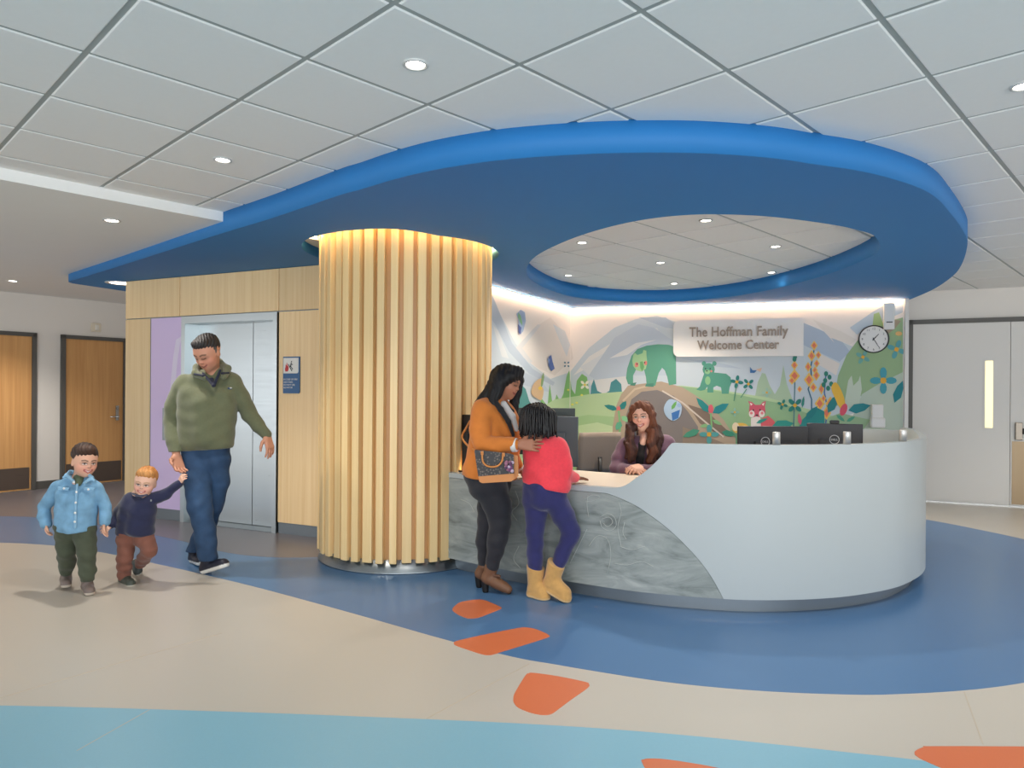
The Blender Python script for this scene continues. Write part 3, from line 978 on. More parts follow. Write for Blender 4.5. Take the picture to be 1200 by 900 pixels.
p.poly([(1024, 368), (1030, 366), (1036, 382), (1022, 386)], (150, 182, 108))
p.poly([(1000, 486), (1010, 462), (1030, 450), (1058, 436), (1058, 540), (980, 540)], (172, 190, 172))
p.poly([(990, 470), (994, 446), (998, 440), (1000, 452), (1006, 446), (1008, 440), (1010, 456), (1006, 476), (996, 480)], (184, 200, 180))
p.poly([(780, 506), (830, 500), (870, 506), (920, 512), (920, 560), (780, 560)], (86, 150, 104))
p.poly([(940, 500), (985, 484), (1020, 492), (1000, 520), (940, 520)], (138, 176, 128))
p.done('hills')
p = Print()   # hollow log and rocks
p.poly([(722, 476), (728, 462), (736, 452), (750, 450), (775, 447), (800, 454), (826, 470), (848, 492), (862, 514), (862, 540), (716, 540), (718, 500)], (178, 154, 130))
p.poly([(734, 486), (740, 468), (752, 459), (770, 457), (790, 464), (806, 482), (818, 500), (818, 530), (730, 530)], (122, 112, 110))
p.poly([(806, 474), (826, 480), (852, 504), (846, 512), (820, 496)], (120, 98, 84))
p.poly([(800, 500), (830, 512), (850, 520), (800, 520)], (140, 120, 104))
p.line([(776, 458), (800, 472), (826, 494), (848, 512)], 0.9, (214, 200, 186))
p.line([(730, 470), (744, 456), (760, 452)], 1.2, (206, 182, 152))
p.done('hollow_log'); p = Print()
p.poly([(1034, 384), (1046, 374), (1056, 376), (1048, 386), (1040, 392)], (150, 134, 112))
p.done('tree_branch')
p = Print()   # large bear
G = (78, 150, 122)
p.poly([(733.6, 443), (735, 432), (740, 417), (747, 409), (758, 405), (771, 403.4), (784, 404), (792, 407), (792.5, 450), (784, 451.5), (782, 442), (779, 434), (776, 431), (772, 437), (768, 452), (758, 453), (757, 442), (755, 434), (746, 432), (742, 440), (742, 451), (736, 450)], G)
p.poly([(741, 423), (742, 416), (744, 413.4), (747, 416), (753, 414), (754, 410), (757.5, 411), (757.6, 416), (758.5, 424), (757, 432), (752, 435.5), (746, 434), (742, 429)], (150, 194, 138))
p.ell(746, 427.5, 2.2, 3, (224, 120, 110)); p.ell(756.6, 425.5, 1.8, 2.8, (224, 120, 110))
p.ell(746.6, 426.6, .8, 1, (60, 50, 50)); p.ell(755.4, 425, .8, 1, (60, 50, 50))
p.poly([(750, 424), (753, 423.4), (755, 430), (752.6, 435.4), (750.4, 431)], (92, 160, 92))
p.poly([(741, 449), (746, 448), (744, 452), (738, 451.5)], (60, 126, 104)); p.poly([(757, 450), (766, 449), (766, 453.5), (756, 453)], (60, 126, 104))
p.done('large_bear')
p = Print()   # bear cub
G = (66, 142, 118)
p.poly([(816, 456.5), (820, 453), (823, 444), (825, 438), (832, 436), (842, 437), (851, 438), (856, 442), (857.5, 448), (855, 454), (854, 461.5), (846, 461.5), (845, 454), (840, 452), (836, 454), (836, 460), (829, 460), (829, 453), (826, 457), (821, 458)], G)
p.ell(830.5, 433, 7.2, 7.6, G); p.ell(825, 426, 2.6, 2.8, G); p.ell(837.2, 426, 2.6, 2.8, G)
p.ell(829.4, 446, 3.2, 5, (130, 186, 128)); p.ell(829, 435.8, 3.2, 2.6, (132, 186, 130)); p.ell(828.4, 434.6, 1.1, .8, (40, 50, 50))
p.ell(826.8, 432, .8, .9, (30, 40, 40)); p.ell(832.2, 432, .8, .9, (30, 40, 40)); p.ell(833.6, 435, 1.2, 1.2, (216, 110, 110))
p.done('bear_cub')
p = Print()   # fox
Rf = (206, 70, 92)
p.poly([(888, 500), (893, 490), (900, 487), (906, 492), (912, 500), (918, 505), (884, 505)], (224, 82, 90), 0)
p.poly([(900, 500), (910, 498), (920, 503), (910, 506)], (226, 92, 132))
p.poly([(877.5, 484), (878.5, 474), (876.6, 470), (881, 471), (885, 474.5), (891, 474.5), (894, 471), (897.6, 470), (896.4, 476), (897, 484), (892, 489), (887, 490.5), (882, 489)], Rf, 0)
p.poly([(880, 490), (886, 488), (891, 489), (892, 505), (880, 505)], (240, 226, 218))
p.ell(881, 485, 3.4, 4.2, (240, 222, 214)); p.ell(892.6, 485, 3.4, 4.2, (240, 222, 214)); p.ell(880.5, 484, 1.7, 1.7, (232, 112, 116)); p.ell(893, 484, 1.7, 1.7, (232, 112, 116))
p.ell(882.8, 480.6, .9, 1.1, (40, 30, 30)); p.ell(890.6, 480.4, .9, 1.1, (40, 30, 30)); p.ell(887, 486.6, 1.5, 1, (50, 36, 40))
p.poly([(878.6, 471.6), (882, 473.5), (880, 475.5)], (248, 224, 214)); p.poly([(896, 471.6), (892.6, 473.6), (894.6, 475.6)], (248, 224, 214))
p.done('fox')
p = Print()   # flower stalks on the right
Y1, O1 = (240, 186, 74), (228, 108, 78)
p.line([(931, 424), (931.4, 450), (930.6, 480), (930, 500)], .7, (60, 110, 120))
p.line([(954, 410), (950, 430), (951, 445), (947, 456), (951, 468), (951, 500)], .8, (40, 92, 120))
p.line([(968, 436), (966, 460), (970, 480), (967, 500)], .8, (52, 92, 150))
for x, y, w, h in ((931, 428, 4, 6), (931, 440.5, 6.5, 8), (928, 446, 4, 5), (937, 456, 3, 4), (954, 405, 4.2, 6), (951, 417, 4.6, 7), (959, 416, 3.4, 5), (947, 430, 3.8, 6), (957, 426, 3.6, 5), (955, 434, 3.4, 5), (948, 445, 6, 8.5), (956.5, 440, 4.4, 6.5), (953, 454, 4.4, 6),
                   (962.5, 456, 3.4, 7), (960.5, 473, 6, 8.5), (973, 473, 6, 8.5), (968.6, 484, 5.4, 8), (965, 467, 3, 5)):
    p.diamond(x, y, w, h, Y1, O1)
for x, y in ((931, 421), (931.6, 418.4), (968, 438), (967, 446), (972, 442), (965, 451), (970.4, 455), (974, 450)):
    p.ell(x, y, 2.4, 3, (22, 112, 92))
p.done('flower_stalks')
p = Print()   # foliage
T = (16, 124, 122)
p.poly([(934, 505), (940, 492), (948, 484), (958, 478), (966, 482), (966, 505)], T)
p.leaf(970, 484, 982, 462, 5, (14, 116, 120)); p.leaf(944, 492, 958, 476, 4, (10, 112, 116))
p.leaf(904, 500, 930, 496, 6, (30, 142, 128)); p.leaf(886, 496, 900, 490, 2, (30, 142, 128))
p.leaf(994, 481, 1020, 475, 5.5, (14, 120, 128)); p.leaf(1048, 472, 1058, 446, 5, (8, 114, 124))
p.poly([(974, 455), (978, 448), (983, 452), (989, 466), (991, 480), (984, 478), (979, 468)], (236, 178, 48), 3)
p.ell(988.5, 480, 4, 7.4, (218, 66, 90), 20); p.leaf(980, 486, 990, 494, 2, (60, 150, 120)); p.leaf(992, 494, 1002, 488, 2, (60, 150, 120))
p.leaf(832, 484, 816, 466, 4, T); p.leaf(835, 484, 854, 473, 4.6, (14, 120, 126)); p.ell(833, 479.5, 3, 5.6, (214, 78, 96))
p.line([(833, 484), (834, 500), (832, 512)], 1.0, (120, 178, 110))
p.leaf(830, 498, 820, 500, 2.2, (126, 182, 118)); p.leaf(835, 492, 846, 498, 2.2, (126, 182, 118))
p.leaf(724, 480, 708, 475, 3, (20, 118, 118)); p.leaf(727, 480, 734, 470, 3.4, (20, 118, 118)); p.ell(725, 479, 2.4, 3, (216, 96, 96)); p.line([(725, 481), (727, 500), (724, 520)], 1.1, (120, 186, 120))
p.leaf(728, 494, 722, 504, 3.6, (80, 168, 132)); p.leaf(728, 488, 738, 494, 3, (128, 200, 140))
p.ell(868, 502, 10, 6.6, (232, 178, 66)); p.ell(862, 500, 4, 5, (240, 216, 176))
p.leaf(820, 504, 800, 512, 4, (52, 140, 110)); p.leaf(846, 506, 862, 510, 3.6, (40, 132, 104))
p.leaf(938, 498, 936, 484, 2.2, (222, 84, 112))
p.leaf(940, 478, 942, 464, 1.6, (24, 116, 104))
p.ell(1053, 391, 4, 2.6, (224, 168, 96))
p.done('foliage')
p = Print()   # blossoms
p.flower(1035, 446, 15, (44, 142, 160)); p.flower(1050.5, 409.5, 11, (70, 152, 160), rot=20); p.flower(1011, 418.5, 8.5, (90, 158, 150), rot=30)
p.flower(931.5, 475, 9.5, (14, 112, 100), rot=45); p.flower(917, 474, 6, (14, 112, 100), rot=20); p.flower(863.5, 447.5, 7.5, (14, 108, 100), rot=10); p.flower(877, 450, 7, (14, 108, 100), rot=50)
p.flower(831, 509, 11, (66, 152, 154)); p.flower(861, 483, 5, (130, 180, 160)); p.flower(898.5, 460, 5.5, (150, 190, 170))
p.flower(685.5, 451, 6, (240, 236, 214), (240, 206, 70), rot=45)
p.line([(863, 452), (860, 470)], .5, (60, 130, 100)); p.line([(875, 456), (868, 466)], .5, (60, 130, 100))
for x, y in ((682, 463), (665, 457), (671, 474), (676, 472)): p.ell(x, y, 1.5, 1.2, (232, 222, 90))
p.done('blossoms')
p = Print()   # birds
p.poly([(604, 368), (609, 363), (614, 366), (615, 376), (612, 388), (609, 392), (607, 384), (606, 374)], (150, 172, 204)); p.leaf(606, 366, 611, 382, 1.8, (110, 168, 120)); p.poly([(606, 380), (610, 384), (609, 392), (606.6, 390)], (64, 84, 150))
p.done('hanging_bird'); p = Print()
p.poly([(642, 418), (645, 416), (646.6, 424), (649, 432), (645, 435), (641.6, 428)], (66, 92, 160)); p.poly([(640, 420), (643, 421), (642.6, 426)], (140, 160, 200)); p.done('small_blue_bird'); p = Print()
for a in range(4): p.leaf(663 + (-3 if a % 2 else 3), 427 + (-3 if a < 2 else 3), 663 + (-1 if a % 2 else 1), 427 + (-1 if a < 2 else 1), 1, (40, 96, 120)); p.done('butterfly'); p = Print()
p.poly([(630, 468), (622, 462), (623, 452), (629, 445), (634, 444), (634, 452), (636, 458), (634, 468)], (206, 168, 124), 3); p.leaf(636, 436, 633, 456, 1.6, (120, 150, 92)); p.ell(632, 455, 2.4, 2.2, (230, 190, 60)); p.done('pheasant'); p = Print()
p.poly([(778, 478), (784, 468), (794, 470), (799, 476), (797, 488), (789, 493), (781, 488)], (176, 200, 224), 3); p.leaf(787, 480, 793, 470, 2, (96, 170, 76)); p.poly([(787, 484), (797, 480), (795, 490), (788, 493)], (44, 104, 180)); p.ell(796, 475, 2.6, 2.4, (150, 182, 220)); p.done('blue_jay'); p = Print()
p.poly([(879, 430), (882, 434), (887, 434), (884, 437), (879, 437)], (40, 92, 150)); p.poly([(886, 433), (893, 431), (891, 436)], (222, 178, 150))
p.done('hummingbird')

# ------------------------------------------------------------------ name board on the mural wall
def mb_pt(x, y, out=0.0):
    return on_plane(x, y, MA1, MBn) + MBn * out


sign = empty('name_board', mb_pt(865, 396), 0, 'cream board with raised letters reading The Hoffman Family Welcome Center', 'sign')
bl, br = mb_pt(789.5, 400, 0), mb_pt(941, 400, 0)
u0 = (Vector((bl.x, bl.y, 0)) - MA1).dot(MBd); u1 = (Vector((br.x, br.y, 0)) - MA1).dot(MBd)
zt_, zb_ = mb_pt(865, 374.5).z, mb_pt(865, 418).z


def mb3(u, v, d): return tuple(MA1 + MBd * u + MBn * d + Vector((0, 0, v)))


MB().frame_prism(rrect(u0, zb_, u1, zt_, 0.08, 6, corners=(0, 1, 1, 0)), mb3, 0.075, 0.050).build('board', plain('board_cream', (244, 234, 224), 0.5), sign)
for uu in (u0 + 0.2, u1 - 0.2):
    for zz in (zb_ + 0.12, zt_ - 0.12): MB().tube([mb3(uu, zz, 0.002), mb3(uu, zz, 0.052)], 0.012).build('standoff', M_CHROME, sign)
M_LETTER = plain('letter_metal', (138, 118, 102), 0.4, metal=0.3)
cu = (u0 + u1) / 2
for t, py, sz in (('The Hoffman Family', 394.2, 0.182), ('Welcome Center', 409.4, 0.172)):
    o3 = Vector(mb3(cu + 0.01, mb_pt(865, py).z, 0.088))
    letters(t, sz, plane_M4(o3, MBd * 0.82, out=MBn), M_LETTER, sign, 0.012, 1.03, 0.0025)

# ------------------------------------------------------------------ wall clock, devices on the mural wall
cc = mb_pt(1023.5, 397.5, 0.0)
clock = empty('wall_clock', cc, 0, 'round black-rimmed wall clock with white face on the mural', 'clock')
RB = Matrix(((MBd.x, 0, MBn.x), (MBd.y, 0, MBn.y), (0, 1, 0))).to_3x3()
cr_ = 0.178
MB().lathe([(0.0, 0.002), (cr_ * .96, 0.002), (cr_, 0.012), (cr_, 0.035), (cr_ * .975, 0.042), (cr_ * .93, 0.036), (cr_ * .92, 0.022)], cc, 48, M=RB).build('rim', M_BLACK, clock)
MB().lathe([(0.0, 0.022), (cr_ * .93, 0.022), (cr_ * .93, 0.018)], cc, 48, M=RB, smooth=False).build('dial', plain('dial_white', (224, 220, 214), 0.4), clock)


def clk(a, r, d): return cc + RB @ Vector((r * math.sin(a), r * math.cos(a), d))


for nm, a, L, w in (('hour_hand', math.radians(42), 0.085, 0.007), ('minute_hand', math.radians(150), 0.13, 0.005)):
    p0, p1 = clk(a, -0.02, 0.026), clk(a, L, 0.026); sd = (RB @ Vector((math.cos(a), -math.sin(a), 0))) * w; up = MBn * 0.002
    MB().add([p0 + sd, p0 - sd, p1 - sd * .5, p1 + sd * .5, p0 + sd + up, p0 - sd + up, p1 - sd * .5 + up, p1 + sd * .5 + up], [(0, 1, 2, 3), (7, 6, 5, 4), (0, 4, 5, 1), (1, 5, 6, 2), (2, 6, 7, 3), (3, 7, 4, 0)]).build(nm, M_BLACK, clock)
for k in range(1, 13):
    a = math.radians(30 * k); q = clk(a, cr_ * .74, 0.0225) - Vector((0, 0, 0.013))
    text_mesh('numeral', str(k), 0.040, plane_M4(q, MBd, out=MBn), M_BLACK, clock, 0.0006, 'CENTER')
MB().lathe([(0, 0.03), (0.008, 0.03), (0.008, 0.022)], cc, 12, M=RB).build('hub', M_BLACK, clock)

M_DEV = plain('white_plastic', (222, 220, 216), 0.45)
RBX = Matrix(((MBd.x, MBn.x, 0), (MBd.y, MBn.y, 0), (0, 0, 1))).to_3x3()
dv = empty('wall_sensor', mb_pt(1041, 388), 0, 'white wall-mounted emergency fixture above the clock near the wall end', 'fixture')
MB().bevbox(mb_pt(1041, 371, 0.03), (0.125, 0.06, 0.34), 0.012, M=RBX).build('housing', M_DEV, dv)
MB().bevbox(mb_pt(1041, 378, 0.065), (0.07, 0.02, 0.012), 0.003, M=RBX).build('slot', M_BLACK, dv)
dp = empty('soap_dispenser', mb_pt(1026, 503), 0, 'white hand sanitizer dispenser on the mural wall behind the desk', 'dispenser')
MB().bevbox(mb_pt(1027, 482.5, 0.045), (0.135, 0.09, 0.19), 0.015, M=RBX).build('upper_housing', M_DEV, dp)
MB().bevbox(mb_pt(1027, 495, 0.065), (0.165, 0.12, 0.13), 0.018, M=RBX).build('lower_cover', M_DEV, dp)
ot = empty('wall_outlet', mb_pt(716, 527), 0, 'small white electrical outlet plate low on the mural wall', 'outlet')
MB().bevbox(mb_pt(716, 526, 0.006), (0.08, 0.010, 0.12), 0.003, M=RBX).build('plate', M_DEV, ot)
for yy in (523.5, 528.5): MB().box(mb_pt(716, yy, 0.012), (0.03, 0.003, 0.026), M=RBX).build('socket', M_BLACK, ot)

# ------------------------------------------------------------------ grey double doors on the right
DW_N = Vector((DW_D.y, -DW_D.x, 0))
RD = Matrix(((DW_D.x, DW_N.x, 0), (DW_D.y, DW_N.y, 0), (0, 0, 1))).to_3x3()


def dw_s(px, py=480):
    p_ = on_plane(px, py, DW_P, DW_N); return (Vector((p_.x, p_.y, 0)) - DW_P).dot(DW_D)


def dbox(mb, s0, s1, z0, z1, o0, o1, bev=0):
    c = DW_P + DW_D * ((s0 + s1) / 2) + DW_N * ((o0 + o1) / 2)
    if bev: return mb.bevbox((c.x, c.y, (z0 + z1) / 2), (abs(s1 - s0), abs(o1 - o0), z1 - z0), bev, M=RD)
    return mb.box((c.x, c.y, (z0 + z1) / 2), (abs(s1 - s0), abs(o1 - o0), z1 - z0), M=RD)


d0, dm = dw_s(1063), dw_s(1183)
d1_ = dm + (dm - d0) - 0.05
dz = on_plane(1100, 378, DW_P, DW_N).z - 0.02
dd = empty('door_3', DW_P + DW_D * dm, 0, 'pair of pale grey doors with a narrow window and latch on the right', None, None, 'structure')
fr = MB(); dbox(fr, d0, d0 + 0.06, 0, dz + 0.06, 0, 0.06); dbox(fr, d1_ - 0.06, d1_, 0, dz + 0.06, 0, 0.06); dbox(fr, d0, d1_, dz, dz + 0.06, 0, 0.06)
fr.build('door_frame', M_FRAME, dd)
M_DGREY = plain('grey_door', (216, 213, 208), 0.45)
lfa = dbox(MB(), d0 + 0.06, dm - 0.003, 0.012, dz, 0.003, 0.045).build('door_leaf', M_DGREY, dd)
lfb = dbox(MB(), dm + 0.003, d1_ - 0.06, 0.012, dz, 0.003, 0.045).build('door_leaf', M_DGREY, dd)
w0, w1 = dw_s(1153.5), dw_s(1162.5); wz0, wz1 = on_plane(1158, 501, DW_P, DW_N).z, on_plane(1158, 423, DW_P, DW_N).z
dbox(MB(), w0 - 0.02, w1 + 0.02, wz0 - 0.02, wz1 + 0.02, 0.045, 0.050).build('window_trim', M_DGREY, lfa)
dbox(MB(), w0, w1, wz0, wz1, 0.048, 0.053).build('window_pane', plain('lit_pane', (240, 230, 170), 0.2, emit=(250, 236, 170), estr=0.75), lfa)
l0 = dw_s(1188.5); l1 = dw_s(1197)
lz = on_plane(1192, 505, DW_P, DW_N).z
lt = MB(); dbox(lt, l0, l1, lz - 0.11, lz + 0.11, 0.045, 0.085, 0.006); lt.build('latch', plain('latch_bronze', (140, 130, 118), 0.35, metal=0.7), lfb)
dbox(MB(), l1, l1 + 0.7, lz - 0.035, lz + 0.035, 0.05, 0.10, 0.006).build('push_bar', M_BLACK, lfb)
dbox(MB(), dm + 0.02, d1_ - 0.08, 0.03, lz - 0.13, 0.045, 0.049).build('kick_plate', plain('tan_plate', (150, 128, 98), 0.35, metal=0.4), lfb)
dbox(MB(), d0 + 0.06, d1_ - 0.06, 0.0, 0.012, 0.0, 0.07).build('threshold', M_CHROME, dd)

# ------------------------------------------------------------------ reception desk
front = [(v[0], v[1]) for v in spline([(-0.62, 5.665), (-0.57, 5.62), (-0.251, 5.358), (0.132, 5.075), (0.479, 4.85), (0.881, 4.645), (1.365, 4.511), (1.75, 4.498), (2.162, 4.578), (2.578, 4.773), (2.885, 5.026), (3.117, 5.298), (3.3, 5.62), (3.55, 6.1), (3.79, 6.6), (3.86, 6.9)], 12)]
FN = len(front)


def fnorm(i):
    a, b = front[max(i - 1, 0)], front[min(i + 1, FN - 1)]
    t = Vector((b[0] - a[0], b[1] - a[1])).normalized()
    return Vector((t.y, -t.x))      # outward (towards the public side)


def inset(i, d):
    n = fnorm(i); return (front[i][0] - n.x * d, front[i][1] - n.y * d)


def front_hit(px, py):
    """where a sight line meets the desk front: (index position along the curve, height)"""
    d = ray(px, py); best = None
    for i in range(FN - 1):
        (x0, y0), (x1, y1) = front[i], front[i + 1]
        # solve t*d = P0 + s*(P1-P0)
        ex, ey = x1 - x0, y1 - y0
        det = -d.x * ey + d.y * ex
        if abs(det) < 1e-9: continue
        t = (-x0 * ey + y0 * ex) / det
        s_ = (d.x * y0 - d.y * x0) / det
        if -1e-6 <= s_ <= 1 + 1e-6 and t > 0 and (best is None or t < best[0]): best = (t, i + s_)
    return best[1], CAM_H + d.z * best[0]


def curve_fn(pts):
    h = sorted(front_hit(x, y) for x, y in pts)
    xs = [a for a, _ in h]; zs = [b for _, b in h]
    return lambda i: float(np.interp(i, xs, zs)), xs


Z_LOW, Z_HI, Z_TOE = 0.775, 1.09, 0.10
sweep = [(v[0], v[1]) for v in spline([(716.5, 568), (730.6, 565.5), (745, 560), (757.5, 551.5), (770, 540), (779, 529.5), (784.5, 522), (788.5, 519), (795, 518)], 4)]
top_f, top_x = curve_fn(sweep)
stone = [(v[0], v[1]) for v in spline([(690, 575), (707, 577.2), (722, 582), (740, 590), (755, 598.8), (785, 621.5), (815, 651.5), (833, 675), (848, 702)], 4)]
st_f, st_x = curve_fn(stone)


def top_z(i):
    if i <= top_x[0]: return Z_LOW
    if i >= top_x[-1]: return Z_HI
    w = min(1.0, (i - top_x[0]) / (0.45 * (top_x[-1] - top_x[0]))); w = w * w * (3 - 2 * w)
    return max(Z_LOW, min(Z_HI, Z_LOW + (top_f(i) - Z_LOW) * w))


def stone_z(i):
    if i <= st_x[0]: return 0.737
    if i >= st_x[-1]: return Z_TOE
    return max(Z_TOE, min(0.737, st_f(i)))


desk = empty('reception_desk', (1.4, 5.4, 0), 0, 'large curved reception desk, white sweeping front with grey stone panel', 'desk')
fine = [k / 3 for k in range((FN - 1) * 3 + 1)]


def fpt(i, d):
    a = int(min(math.floor(i), FN - 2)); t = i - a
    p0, p1 = inset(a, d), inset(a + 1, d)
    return (p0[0] + (p1[0] - p0[0]) * t, p0[1] + (p1[1] - p0[1]) * t)


def ribbon(i0, i1, zlo, zhi, d_out, d_in, mat, name, parent):
    idx = [i0] + [k for k in fine if i0 + 1e-6 < k < i1 - 1e-6] + [i1]
    v = []; f = []
    for i in idx:
        a, b = fpt(i, d_out), fpt(i, d_in); l_, h_ = zlo(i), zhi(i)
        h_ = max(h_, l_ + 1e-4)
        v += [(a[0], a[1], l_), (a[0], a[1], h_), (b[0], b[1], h_), (b[0], b[1], l_)]
    for k in range(len(idx) - 1):
        o = 4 * k
        for q in range(4): f.append((o + q, o + (q + 1) % 4, o + 4 + (q + 1) % 4, o + 4 + q))
    f.append((0, 1, 2, 3)); n = 4 * (len(idx) - 1); f.append((n + 3, n + 2, n + 1, n))
    return MB().add(v, f, 0, False).build(name, mat, parent)


m, nt, b = new_mat('stone_laminate')
v = coords(nt, (1.0, 1.0, 3.4))
t1 = node(nt, 'ShaderNodeTexNoise', Scale=2.3, Detail=9.0, Roughness=0.62, Distortion=1.4); nt.links.new(v, t1.inputs['Vector'])
cr1 = nt.nodes.new('ShaderNodeValToRGB')
el = cr1.color_ramp.elements
el[0].position = 0.28; el[0].color = lin((96, 102, 100)) + (1,)
el[1].position = 0.74; el[1].color = lin((172, 176, 172)) + (1,)
e_ = el.new(0.46); e_.color = lin((136, 143, 140)) + (1,)
e_ = el.new(0.60); e_.color = lin((152, 157, 154)) + (1,)
nt.links.new(t1.outputs['Fac'], cr1.inputs['Fac'])
nt.links.new(cr1.outputs[0], b.inputs['Base Color'])
b.inputs['Roughness'].default_value = 0.42
M_STONE = m
iend = st_x[-1]
ribbon(0.0, FN - 1, lambda i: max(stone_z(i), Z_TOE), top_z, 0.0, 0.05, M_WHITE, 'white_front', desk)
sp = ribbon(0.0, iend, lambda i: Z_TOE, lambda i: stone_z(i) - 0.003, 0.003, 0.048, M_STONE, 'stone_panel', desk)
ribbon(0.0, FN - 1, lambda i: 0.0, lambda i: Z_TOE, 0.085, 0.12, M_PLINTH, 'toe_kick', desk)
M_TOP = plain('cream_worktop', (226, 212, 192), 0.4, noise=0.01)
iw = FN - 20
ribbon(0.0, float(iw), lambda i: 0.742, lambda i: Z_LOW + 0.002, 0.0505, 0.80, M_TOP, 'worktop', desk)
# faint etched drawings on the stone panel
M_ETCH = plain('etched_line', (196, 199, 194), 0.5)


def etch(pts, w=0.0016):
    P = []
    for x, y in pts:
        i, z = front_hit(x, y)
        q = fpt(i, -0.0004); P.append(Vector((q[0], q[1], z)))
    MB().tube(spline(P, 5), w, 5).build('etched_line', M_ETCH, sp)


etch([(523, 600), (520, 625), (527, 648)]); etch([(689, 580), (688, 592), (690, 606)]); etch([(685, 585), (694, 580), (703, 582), (697, 586), (686, 588)])
etch([(703, 606), (712, 602), (720, 606), (722, 616), (715, 622), (706, 618), (703, 610)]); etch([(706, 608), (714, 606), (718, 612), (712, 617), (707, 613)])
etch([(732, 612), (730, 624), (734, 632)]); etch([(690, 640), (700, 628), (712, 632), (716, 650), (712, 672)]); etch([(688, 620), (678, 640), (668, 660)])
etch([(726, 640), (740, 644), (756, 640)]); etch([(720, 660), (735, 662), (752, 658), (766, 664)]); etch([(725, 588), (728, 600), (724, 618), (728, 640)])
etch([(540, 585), (550, 590), (556, 600)]); etch([(604, 575), (608, 590), (600, 600), (606, 610)]); etch([(608, 640), (602, 655), (610, 666)])
# rear return of the desk and support gables, and posts along the high rim
MB().prism([(3.86, 6.9), (2.55, 7.45), (2.57, 7.5), (3.9, 6.96)], 0.0, 1.06).build('rear_panel', M_WHITE, desk)
MB().prism([(3.70, 6.55), (2.3, 7.2), (2.5, 7.44), (3.82, 6.88)], 0.742, 0.775).build('rear_worktop', M_TOP, desk)
MB().prism([inset(int(0.0), 0.09), inset(0, 0.75), (inset(0, .75)[0] + .03, inset(0, .75)[1] + .02), (inset(0, .09)[0] + .03, inset(0, .09)[1] + .02)], 0.0, 0.742).build('end_gable', M_WHITE, desk)
for px in (912, 996.5, 1063):
    i, z = front_hit(px, 519)
    q = fpt(i, 0.028)
    MB().lathe([(0, Z_HI), (0.024, Z_HI), (0.024, Z_HI + 0.078), (0.022, Z_HI + 0.082), (0, Z_HI + 0.082)], (q[0], q[1], 0), 20).build('steel_post', plain('satin_post', (206, 204, 200), 0.42, metal=0.85), desk)


# ------------------------------------------------------------------ monitors and chairs behind the desk
def monitor(c, w, h, yaw, base_z, label, grp, ldx=0.0, logo=False, webcam=False, tint=(52, 54, 58)):
    """c = centre of the panel; yaw = direction the screen normal (user side) points"""
    m_ = empty('computer_monitor', (c[0], c[1], base_z), 0, label, 'monitor', grp)
    R_ = Matrix.Rotation(yaw, 3, 'Z')
    cv = Vector(c)
    body = MB().bevbox(cv, (w, 0.03, h), 0.006, M=R_).build('casing', plain('monitor_case_%d' % tint[0], tint, 0.5), m_)
    MB().bevbox(cv + R_ @ Vector((0, 0.022, -0.03)), (w * .55, 0.03, h * .5), 0.008, M=R_).build('back_housing', plain('monitor_case_%d' % tint[0], tint, 0.5), m_)
    MB().box(cv + R_ @ Vector((0, -0.0155, 0)), (w - 0.02, 0.002, h - 0.02), M=R_).build('screen', plain('screen_glass', (20, 24, 30), 0.12), m_)
    sp_ = cv + R_ @ Vector((0, 0.05, 0))
    ar = MB().bevbox((sp_.x, sp_.y, (base_z + c[2]) / 2), (0.06, 0.03, max(0.05, c[2] - base_z)), 0.006, M=R_)
    ar.build('stand', M_BLACK, m_)
    MB().bevbox((sp_.x, sp_.y, base_z + 0.007), (min(0.24, w * 0.55), min(0.18, w * 0.5), 0.014), 0.004, M=R_).build('foot', M_BLACK, m_)
    if logo:
        lc = cv + R_ @ Vector((ldx, 0.0385, 0.0)); RM = R_ @ Matrix(((1, 0, 0), (0, 0, 1), (0, 1, 0)))
        lz = Vector((0, 0, h * 0.16))
        MB().lathe([(0.036, 0.0), (0.036, 0.001), (0.031, 0.001), (0.031, 0.0)], lc + lz, 32, M=RM).build('logo', plain('logo_silver', (190, 192, 196), 0.3, metal=0.5), m_)
        text_mesh('logo_lettering', 'DELL', 0.022, plane_M4(lc + lz - Vector((0, 0, 0.008)), -(R_ @ Vector((1, 0, 0))), out=R_ @ Vector((0, 1, 0))), MATS['logo_silver'], m_, 0.0008, 'CENTER')
    if webcam:
        q = cv + R_ @ Vector((0, 0.0, h / 2 + 0.012))
        MB().bevbox(q, (0.07, 0.03, 0.03), 0.01, M=R_).build('webcam', M_BLACK, m_)
    return m_


pA = at(905.5, 516, 5.42)
monitor((pA.x, pA.y, 0.995), 0.555, 0.34, math.radians(180 + 4), Z_LOW + 0.002, 'left of two black monitors backing onto the high white desk front', 'monitors behind the high counter', 0.075, logo=True, tint=(44, 44, 48))
pB = at(977, 514, 5.50)
monitor((pB.x + 0.005, pB.y, 1.005), 0.40, 0.36, math.radians(180 - 24), Z_LOW + 0.002, 'right of two black monitors, with a small webcam on top', 'monitors behind the high counter', logo=True, webcam=True, tint=(44, 44, 48))
pC = at(645, 519, 5.95)
monitor((pC.x, pC.y, 1.0), 0.47, 0.42, math.radians(180 - 14), Z_LOW + 0.002, 'dark slate monitor standing just behind the girl in red', 'monitors on the low counter', tint=(74, 84, 92))
pD = at(638, 508, 6.35)
monitor((pD.x, pD.y, 1.06), 0.55, 0.42, math.radians(180 - 6), 0.76, 'second dark monitor peeking above the slate monitor', 'monitors on the low counter', tint=(56, 66, 66))
pE = at(551, 507, 5.62)
monitor((pE.x, pE.y, 1.085), 0.16, 0.29, math.radians(180 - 40), Z_LOW + 0.002, 'small black screen beside the column behind the woman in orange', 'monitors on the low counter', tint=(40, 36, 34))


